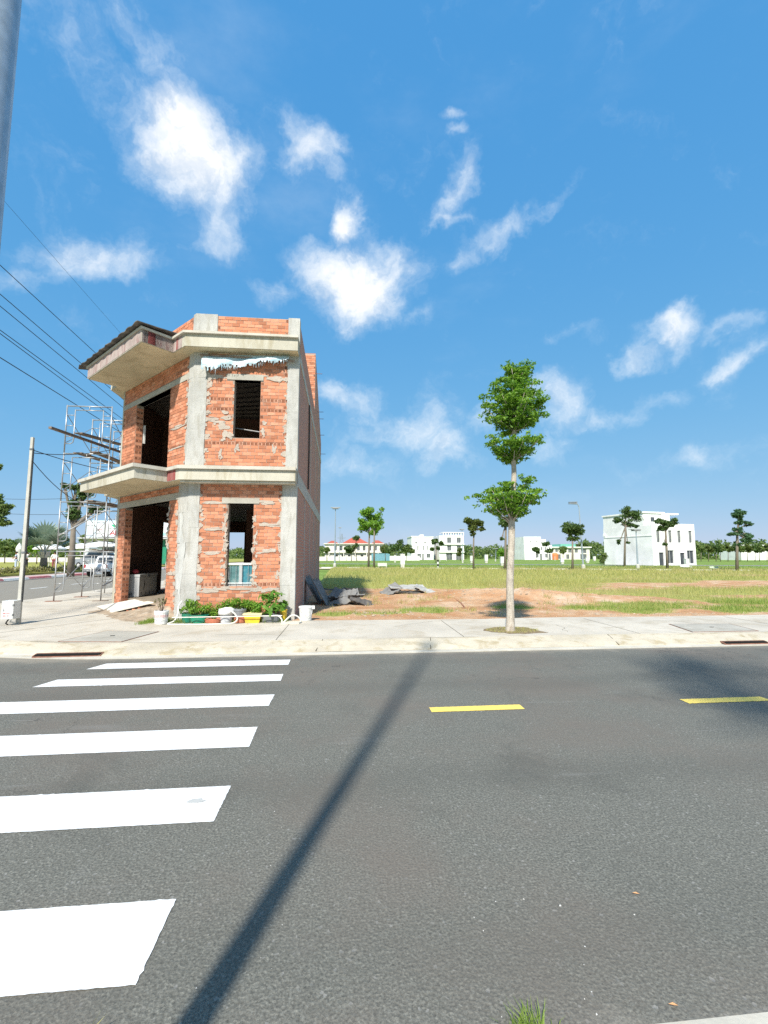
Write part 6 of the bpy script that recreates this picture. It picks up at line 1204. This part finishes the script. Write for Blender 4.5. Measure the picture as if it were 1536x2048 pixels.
# ================================================================== LEFT BACKGROUND, ACROSS THE SIDE STREET
px_tree('street_tree', 'dark-leaved street tree seen through the scaffold', (141, 1152), [(150, 975, 16, 12), (168, 985, 16, 18), (152, 1008, 14, 14), (150, 1028, 16, 14), (188, 1018, 18, 10), (205, 1012, 10, 8), (128, 970, 6, 5)], LEAF_DARK, .26, 1500, .12, None, .17, stem=(147, 1052))
px_tree('park_tree', 'feathery green tree at the left picture edge', (-22, 1146), [(-10, 1000, 22, 16), (2, 1018, 22, 14), (-8, 1038, 26, 14), (8, 1045, 14, 8), (-6, 935, 10, 8)], LEAF_WOOD, .22, 1500, .14, None, .36)
def fan_palm(loc, label, fr_spec, trunk_h, trunk_r, rad, seed):
    t = thing('fan_palm', label, 'palm', loc, 'fan palms across the side street'); rng = np.random.default_rng(seed); L = Vector(loc)
    MB().tube([L - Vector((0, 0, .1)), L + Vector((.02, 0, trunk_h * .5)), L + Vector((0, 0, trunk_h))], [trunk_r * 1.15, trunk_r, trunk_r * .8], 12).build('trunk', BARK, t, smooth=True)
    bt = MB()
    for k in range(14): a = k * 2.4; bt.beam(L + Vector((math.cos(a) * trunk_r * .7, math.sin(a) * trunk_r * .7, trunk_h * .72)), L + Vector((math.cos(a) * trunk_r * 1.7, math.sin(a) * trunk_r * 1.7, trunk_h * 1.12)), .12, .05)
    bt.build('leaf_stub', BOARD, t)
    for (az, el, plen) in fr_spec:
        d = Vector((math.cos(R(az)) * math.cos(R(el)), math.sin(R(az)) * math.cos(R(el)), math.sin(R(el)))); o = L + Vector((0, 0, trunk_h)); e = o + d * plen
        MB_p = MB().tube([o, o.lerp(e, .5) + Vector((0, 0, .05)), e], [.05, .035, .025], 6); f = MB_p.build('petiole', BOARD, t)
        side = d.cross(Vector((0, 0, 1))).normalized(); upv = side.cross(d).normalized(); V, F = [], []
        for k in range(19):
            th = R(-105 + 210 * k / 18); bd = (d * math.cos(th) + side * math.sin(th)).normalized(); ln = rad * (1.0 - .18 * abs(k - 9) / 9) * rng.uniform(.88, 1.05); w = rad * .115
            nrm = upv; tw = bd.cross(nrm).normalized() * w; drop = Vector((0, 0, -.10 * ln)); i0 = len(V); m_ = e + bd * ln * .55
            V += [e - tw * .15, e + tw * .15, m_ + tw * .5 + nrm * .02, m_ - tw * .5 + nrm * .02, e + bd * ln + drop]; F += [(i0, i0 + 1, i0 + 2), (i0, i0 + 2, i0 + 3), (i0 + 3, i0 + 2, i0 + 4)]
        npmesh('fan_leaf', np.array([tuple(v - L) for v in V]), np.array(F), LEAF_FAN, t)
    return t
spec = [(-90 + 360 * k / 9 + 15, 32 + 14 * (k % 3), 1.5) for k in range(9)] + [(-70, 78, 1.6), (100, 70, 1.7), (10, 62, 1.7), (190, 60, 1.6)]
fan_palm((-25.2, 41.3, .36), 'silvery fan palm with fat trunk behind the pale pole', spec, 1.5, .27, 1.55, 1)
fan_palm((-30.5, 36.5, .36), 'fan palm whose fronds enter at the left picture edge', [(a, e, 1.8) for a, e in ((-20, 25), (20, 35), (60, 50), (-60, 40), (0, 62), (120, 50), (200, 45), (-100, 55))], 2.5, .3, 1.7, 2)
# hedge along the park edge and bushes
rng = np.random.default_rng(17); cs = [(-24.55 + rng.normal(0, .25), y, .42 + rng.uniform(0, .25)) for y in np.arange(26, 49, .22)]; hd = thing('hedge', 'low scrubby hedge between pink pavers and park', 'hedge', (-24.5, 38, .36))
V, F = leaf_cloud(cs, [(.42, .36, .28)] * len(cs), [42] * len(cs), .10, rng, .3); npmesh('foliage', V - np.array(WO[hd]), F, m_leaf('scrub_leaf', (.17, .175, .055), (.30, .27, .10), .3), hd)
st = MB()
for c in cs[::3]: st.tube([(c[0], c[1], .3), (c[0] + .05, c[1], c[2] + .2)], .02, 5)
st.build('stems', BARK, hd)
for i, (cx, cy, rx, ry, Y, lf, lab) in enumerate(((10, 1094, 30, 15, 88, LEAF_WOOD, 'broad green bush at the left edge beyond the park'), (48, 1090, 22, 16, 92, LEAF_DARK, 'dark bush behind the two people'), (74, 1096, 18, 12, 80, LEAF_BRIGHT, 'bright bush behind the fan palm'), (116, 1084, 18, 16, 84, LEAF_WOOD, 'bush right of the fan palm'), (137, 1090, 14, 18, 60, LEAF_OLIVE, 'olive bush left of the scaffold tree trunk'), (172, 1082, 16, 14, 74, LEAF_WOOD, 'bush right of the scaffold tree trunk'))):
    px_tree('bush', lab, (cx, 1118), [(cx - rx * .3, cy, rx * .7, ry * .8), (cx + rx * .3, cy + 3, rx * .7, ry * .7), (cx, cy - ry * .4, rx * .6, ry * .5)], lf, .1, 700, .22, 'bushes beyond the park', .36, depth=Y, seed=i)
# house behind with its signboard
sb_ = thing('shop_building', 'pale blue shop building with a red-lettered sign seen through the scaffold', 'building', (-29, 70, .36))
PBLUE = plain('pale_blue_render', (.58, .66, .70), .8, .08, 1); ops = [(-36.2, -35.6, 2.6, 3.9), (-34.6, -33.0, 2.2, 3.9), (-32.7, -31.0, 2.2, 3.9), (-30.5, -29.0, .5, 3.4, 'door'), (-28.5, -26.5, 1.0, 3.2), (-26.0, -24.6, .4, 3.6, 'door')]
block(sb_, -37.2, -21.0, 70, 80, .3, 6.9, PBLUE, ops, GLASSG)
sg = MB().box(-35.6, 69.6, 4.5, -22.0, 69.72, 6.35).build('signboard', plain('white_sign_panel', (.72, .73, .72), .5, .05, 2), sb_)
MB().box(-37.6, 68.6, 4.15, -21.0, 70.0, 4.35).build('awning', GREYM, sb_)
MB().add([(-33.6, 69.59, 6.25), (-33.0, 69.59, 5.75), (-32.2, 69.59, 5.9), (-31.4, 69.59, 6.3), (-32.3, 69.59, 6.34)], [(0, 1, 2, 3, 4)]).build('leaf_emblem', plain('sign_green', (.05, .42, .24), .5, .1), sg)
def text(body, size, loc, mat, parent, name='lettering'):
    c = bpy.data.curves.new(name, 'FONT'); c.body = body; c.size = size; c.extrude = .012; tmp = bpy.data.objects.new('tmp', c); COL.objects.link(tmp); bpy.context.view_layer.update(); me = bpy.data.meshes.new_from_object(tmp); bpy.data.objects.remove(tmp); o = bpy.data.objects.new(name, me); COL.objects.link(o); o.parent = parent; o.location = Vector(loc) - Vector(WO[parent]); o.rotation_euler = (R(90), 0, 0); me.materials.clear(); me.materials.append(mat); return o
text('ANH', 1.0, (-33.6, 69.58, 4.72), plain('sign_red', (.62, .05, .06), .5, .1), sg); text('TT', .45, (-35.3, 69.58, 5.25), plain('sign_maroon', (.35, .08, .10), .5), sg)
MB().box(-28.2, 69.55, 4.7, -23.5, 69.6, 5.1).build('sign_stripe', plain('sign_teal', (.35, .62, .58), .5), sg)
MB().box(-26.3, 69.7, .5, -25.6, 69.95, 4.0).build('green_shutter', GREENP, sb_); MB().box(-25.4, 69.7, 1.2, -24.2, 69.9, 3.4).build('blue_poster', plain('poster_blue', (.06, .18, .48), .5, .3, 3), sb_)
# white parasols
for i, (x, y, Y, r, h, lab) in enumerate(((100, 1097, 52, 1.5, .9, 'wide white parasol right of the fan palm'), (163, 1096, 56, 1.7, .9, 'white parasol right of the scaffold tree trunk'), (205, 1092, 50, 1.9, .8, 'white parasol above the parked cars'))):
    p = onY(x, y, Y); t = thing('parasol', lab, 'parasol', (p.x, p.y, .36), 'white parasols behind the parked cars'); MB().lathe((p.x, p.y, p.z), [(r, -.12), (r, 0), (r * .75, .22), (r * .35, h * .5), (.05, h * .62)], 10, cap=False).build('canopy', WHITEP, t); MB().tube([(p.x, p.y, .36), (p.x, p.y, p.z + h * .6)], .04, 7).build('pole', GREYM, t)
    for k in range(8): a = k * math.pi / 4; MB().tube([(p.x, p.y, p.z + h * .45), (p.x + r * .95 * math.cos(a), p.y + r * .95 * math.sin(a), p.z - .02)], .018, 4).build('rib', GREYM, t)
p = onY(36, 1130, 56); cp = thing('closed_parasol', 'folded white parasol standing behind the people', 'parasol', (p.x, p.y, .36)); MB().lathe((p.x, p.y, .36), [(.05, 0), (.05, .6), (.16, .7), (.20, 1.5), (.34, 2.1), (.30, 2.3), (.12, 2.7), (.03, 2.85)], 10).build('cloth', WHITEP, cp)
tag(MB().box(-92, 104, .3, -44, 104.3, 1.35).build('park_wall', WALLC, None, at=(-60, 104, .36)), 'long low white wall at the back of the park', 'wall')
# parked cars on the far side of the street
def car(loc, rot, label, paint, kind='suv'):
    t = thing('parked_car', label, 'car', loc, 'cars parked along the side street'); t.rotation_euler = (0, 0, rot); WO[t] = (0, 0, 0)
    L2, Wd = 2.15, .88; prof = [(-L2, .42), (-L2 - .02, .75), (-L2 + .08, .98), (-1.45, 1.02), (-.75, 1.06), (.9, 1.08), (L2 - .25, .98), (L2, .78), (L2, .40)]
    roof = [(-1.75, 1.03), (-1.50, 1.62), (-1.1, 1.70), (.35, 1.68), (1.05, 1.07)] if kind == 'suv' else [(-.55, 1.05), (-.45, 1.62), (.0, 1.68), (.55, 1.66), (1.15, 1.07)]
    def loft(pts, w0, w1, z0, z1):
        n = len(pts); V = []
        for sgn in (-1, 1):
            for (y, z) in pts: f = min(1, max(0, (z - z0) / (z1 - z0))); V.append((sgn * (w0 + (w1 - w0) * f), y, z))
        return MB().add(V, [tuple(range(n)), tuple(range(n, 2 * n))[::-1]] + [(i, n + i, n + (i + 1) % n, (i + 1) % n) for i in range(n)])
    b = loft(prof, Wd, Wd * .97, .4, 1.1).build('body', paint, t); cab = loft(roof, Wd * .95, Wd * .74, 1.05, 1.7).build('cabin', paint, t)
    y0, y1 = roof[0][0], roof[1][0]
    MB().add([(-.62, y0 + .02 - .035, 1.10), (.62, y0 + .02 - .035, 1.10), (.54, y1 - .045 - .02, 1.54), (-.54, y1 - .045 - .02, 1.54)], [(0, 1, 2, 3)]).build('rear_window', GLASS, cab)
    MB().add([(-.66, roof[-1][0] + .0, 1.14), (.66, roof[-1][0], 1.14), (.56, roof[-2][0] + .12, 1.60), (-.56, roof[-2][0] + .12, 1.60)], [(0, 1, 2, 3)]).build('windscreen', GLASS, cab)
    for s in (-1, 1):
        MB().add([(s * .835, roof[0][0] + .35, 1.12), (s * .835, roof[-1][0] - .25, 1.12), (s * .69, roof[-2][0] - .02, 1.60), (s * .69, roof[1][0] + .18, 1.60)], [(0, 1, 2, 3)]).build('side_window', GLASS, cab)
        MB().box(s * .80 - .06, -L2 - .035, .72, s * .80 + .06, -L2 + .05, .96).build('tail_light', REDINK, t); MB().box(s * .68 - .14, L2 - .12, .72, s * .68 + .14, L2 + .02, .84).build('headlight', GLASSG, t); MB().box(s * .93 - .06, .72, 1.06, s * .93 + .06, .84, 1.2).build('mirror', paint, t)
        for y in (-1.35, 1.35):
            w = MB(); o_ = len(w.v); w.lathe((0, 0, 0), [(.20, -.11), (.33, -.10), (.34, 0), (.33, .10), (.20, .11)], 16); w.v = [(s * .78 + z, y + x, .34 + yy) for x, yy, z in w.v]; wo = w.build('wheel', TYRE, t); r_ = MB().lathe((0, 0, 0), [(.19, -.005), (.19, .005)], 12); r_.v = [(s * .89 + z, y + x, .34 + yy) for x, yy, z in r_.v]; r_.build('rim', GREYM, wo)
    MB().box(-.85, -L2 - .06, .42, .85, -L2 + .1, .62).build('bumper', GREYP, t); MB().box(-.24, -L2 - .07, .66, .24, -L2 - .03, .78).build('number_plate', WHITEP, t)
    WO[t] = tuple(loc); return t
car((-19.6, 40.6, 0), R(2), 'white pickup-like car parked behind the scaffold', CARW, 'pickup'); car((-20.4, 47.5, 0), R(0), 'silver car parked behind the white one', CARS); car((-25.6, 50.5, .36), R(70), 'silver hatchback half hidden by the scaffold tree trunk', CARS)
# people in the park
def person(loc, rot, label, shirt, trousers, pose):
    t = thing('person', label, 'person', loc); t.rotation_euler = (0, 0, rot)
    def skinned(name, vs, es, mat, root=0):
        me = bpy.data.meshes.new(name); me.from_pydata([v[:3] for v in vs], es, []); o = bpy.data.objects.new(name, me); COL.objects.link(o); o.parent = t
        o.modifiers.new('skin', 'SKIN'); 
        if not me.skin_vertices: me.skin_vertices.new()
        for i, v in enumerate(vs): me.skin_vertices[0].data[i].radius = (v[3], v[3] * (v[4] if len(v) > 4 else 1)); me.skin_vertices[0].data[i].use_root = (i == root)
        sbm = o.modifiers.new('sub', 'SUBSURF'); sbm.levels = 1; sbm.render_levels = 1; me.materials.append(mat); return o
    hands = pose['hands']; V = [(0, 0, .92, .135, .8), (0, 0, 1.12, .135, .75), (0, 0, 1.34, .15, .7), (0, 0, 1.44, .055), (0, -.01, 1.50, .055), (0, -.015, 1.58, .088, 1.1), (0, -.01, 1.66, .075, 1.1)]; E = [(0, 1), (1, 2), (2, 3), (3, 4), (4, 5), (5, 6)]
    for s, hp in ((-1, hands[0]), (1, hands[1])):
        i = len(V); el = ((s * .23 + hp[0]) / 2 + s * .07, (hp[1]) / 2 + .03, (1.36 + hp[2]) / 2 - .02); V += [(s * .17, 0, 1.37, .062), (*el, .045), (*hp, .032)]; E += [(2, i), (i, i + 1), (i + 1, i + 2)]
        d = (Vector(hp) - Vector(el)).normalized(); x = Vector((s, 0, 0)); y = d.cross(x).normalized(); q = Vector(hp) + d * .06; j = len(V); V.append((*q, .030)); E.append((i + 2, j))
        for f in range(4): k = len(V); a = q + y * (.024 - .016 * f) + d * (.045 + .012 * (1 - abs(f - 1.4))); V.append((*a, .009)); E.append((j, k))
        k = len(V); V.append((*(Vector(hp) + d * .05 + y * .045), .010)); E.append((i + 2, k))
        i = len(V); fy = pose['step'] * s; V += [(s * .09, 0, .86, .095), (s * .10, fy * .5 - .02, .48, .062), (s * .105, fy, .09, .040), (s * .115, fy - .14, .03, .034)]; E += [(0, i), (i, i + 1), (i + 1, i + 2), (i + 2, i + 3)]
    skinned('body', V, E, SKIN)
    i0 = 7; SV = [(0, 0, .88, .155, .85), (0, 0, 1.12, .155, .8), (0, 0, 1.36, .168, .72)]; SE = [(0, 1), (1, 2)]
    for s, hp in ((-1, hands[0]), (1, hands[1])): el = ((s * .23 + hp[0]) / 2 + s * .07, hp[1] / 2 + .03, (1.36 + hp[2]) / 2 - .02); i = len(SV); SV += [(s * .18, 0, 1.37, .078), (*el, .062)]; SE += [(2, i), (i, i + 1)]
    skinned('shirt', SV, SE, shirt)
    TV = [(0, 0, .93, .15, .85)]; TE = []
    for s in (-1, 1): fy = pose['step'] * s; i = len(TV); TV += [(s * .095, 0, .84, .108), (s * .10, fy * .5 - .02, .48, .082), (s * .105, fy, .10, .066)]; TE += [(0, i), (i, i + 1), (i + 1, i + 2)]
    skinned('trousers', TV, TE, trousers)
    hm = MB().lathe((0, .01, 1.60), [(.095, -.02), (.103, .03), (.095, .08), (.06, .12), (.015, .132)], 12, .92, 1.08); ho = hm.build('hair', HAIR, None); ho.parent = t; ho.location = (0, 0, 0)
    fc = MB(); 
    for s in (-1, 1): fc.lathe((s * .035, -.098, 1.60), [(.004, -.012), (.013, 0), (.004, .012)], 6)
    fc.build('eyes', HAIR, None).parent = t
    nm = MB(); nm.hexa([(-.014, -.10, 1.555), (.014, -.10, 1.555), (.014, -.085, 1.555), (-.014, -.085, 1.555), (-.006, -.125, 1.565), (.006, -.125, 1.565), (.006, -.09, 1.60), (-.006, -.09, 1.60)]); nm.build('nose', SKIN, None).parent = t; MB().box(-.025, -.106, 1.522, .025, -.09, 1.530).build('mouth', REDINK, None).parent = t
    return t
LBLUE = plain('light_blue_cloth', (.42, .50, .60), .85, .1); WSH = plain('white_cloth', (.72, .72, .70), .85, .06); BTR = plain('black_cloth', (.02, .02, .022), .85, .1); RCL = plain('maroon_cloth', (.25, .06, .07), .85, .1)
p = onY(31, 1135, 50); person((p.x, 50, .40), R(-60), 'person in light blue shirt and trousers left of the pale pole', LBLUE, LBLUE, {'hands': ((-.20, -.25, 1.05), (.22, -.22, 1.08)), 'step': .03})
p = onY(51.5, 1134, 49.5); person((p.x, 49.5, .40), R(150), 'person in white shirt and black trousers right of the pale pole', WSH, BTR, {'hands': ((-.30, -.12, 1.45), (.24, -.10, .95)), 'step': .05})
p = onY(108, 1132, 49.0); person((p.x, 49.0, .40), R(20), 'person in white top and maroon trousers beside the scaffold', WSH, RCL, {'hands': ((-.22, -.10, .90), (.22, -.15, .95)), 'step': .04})
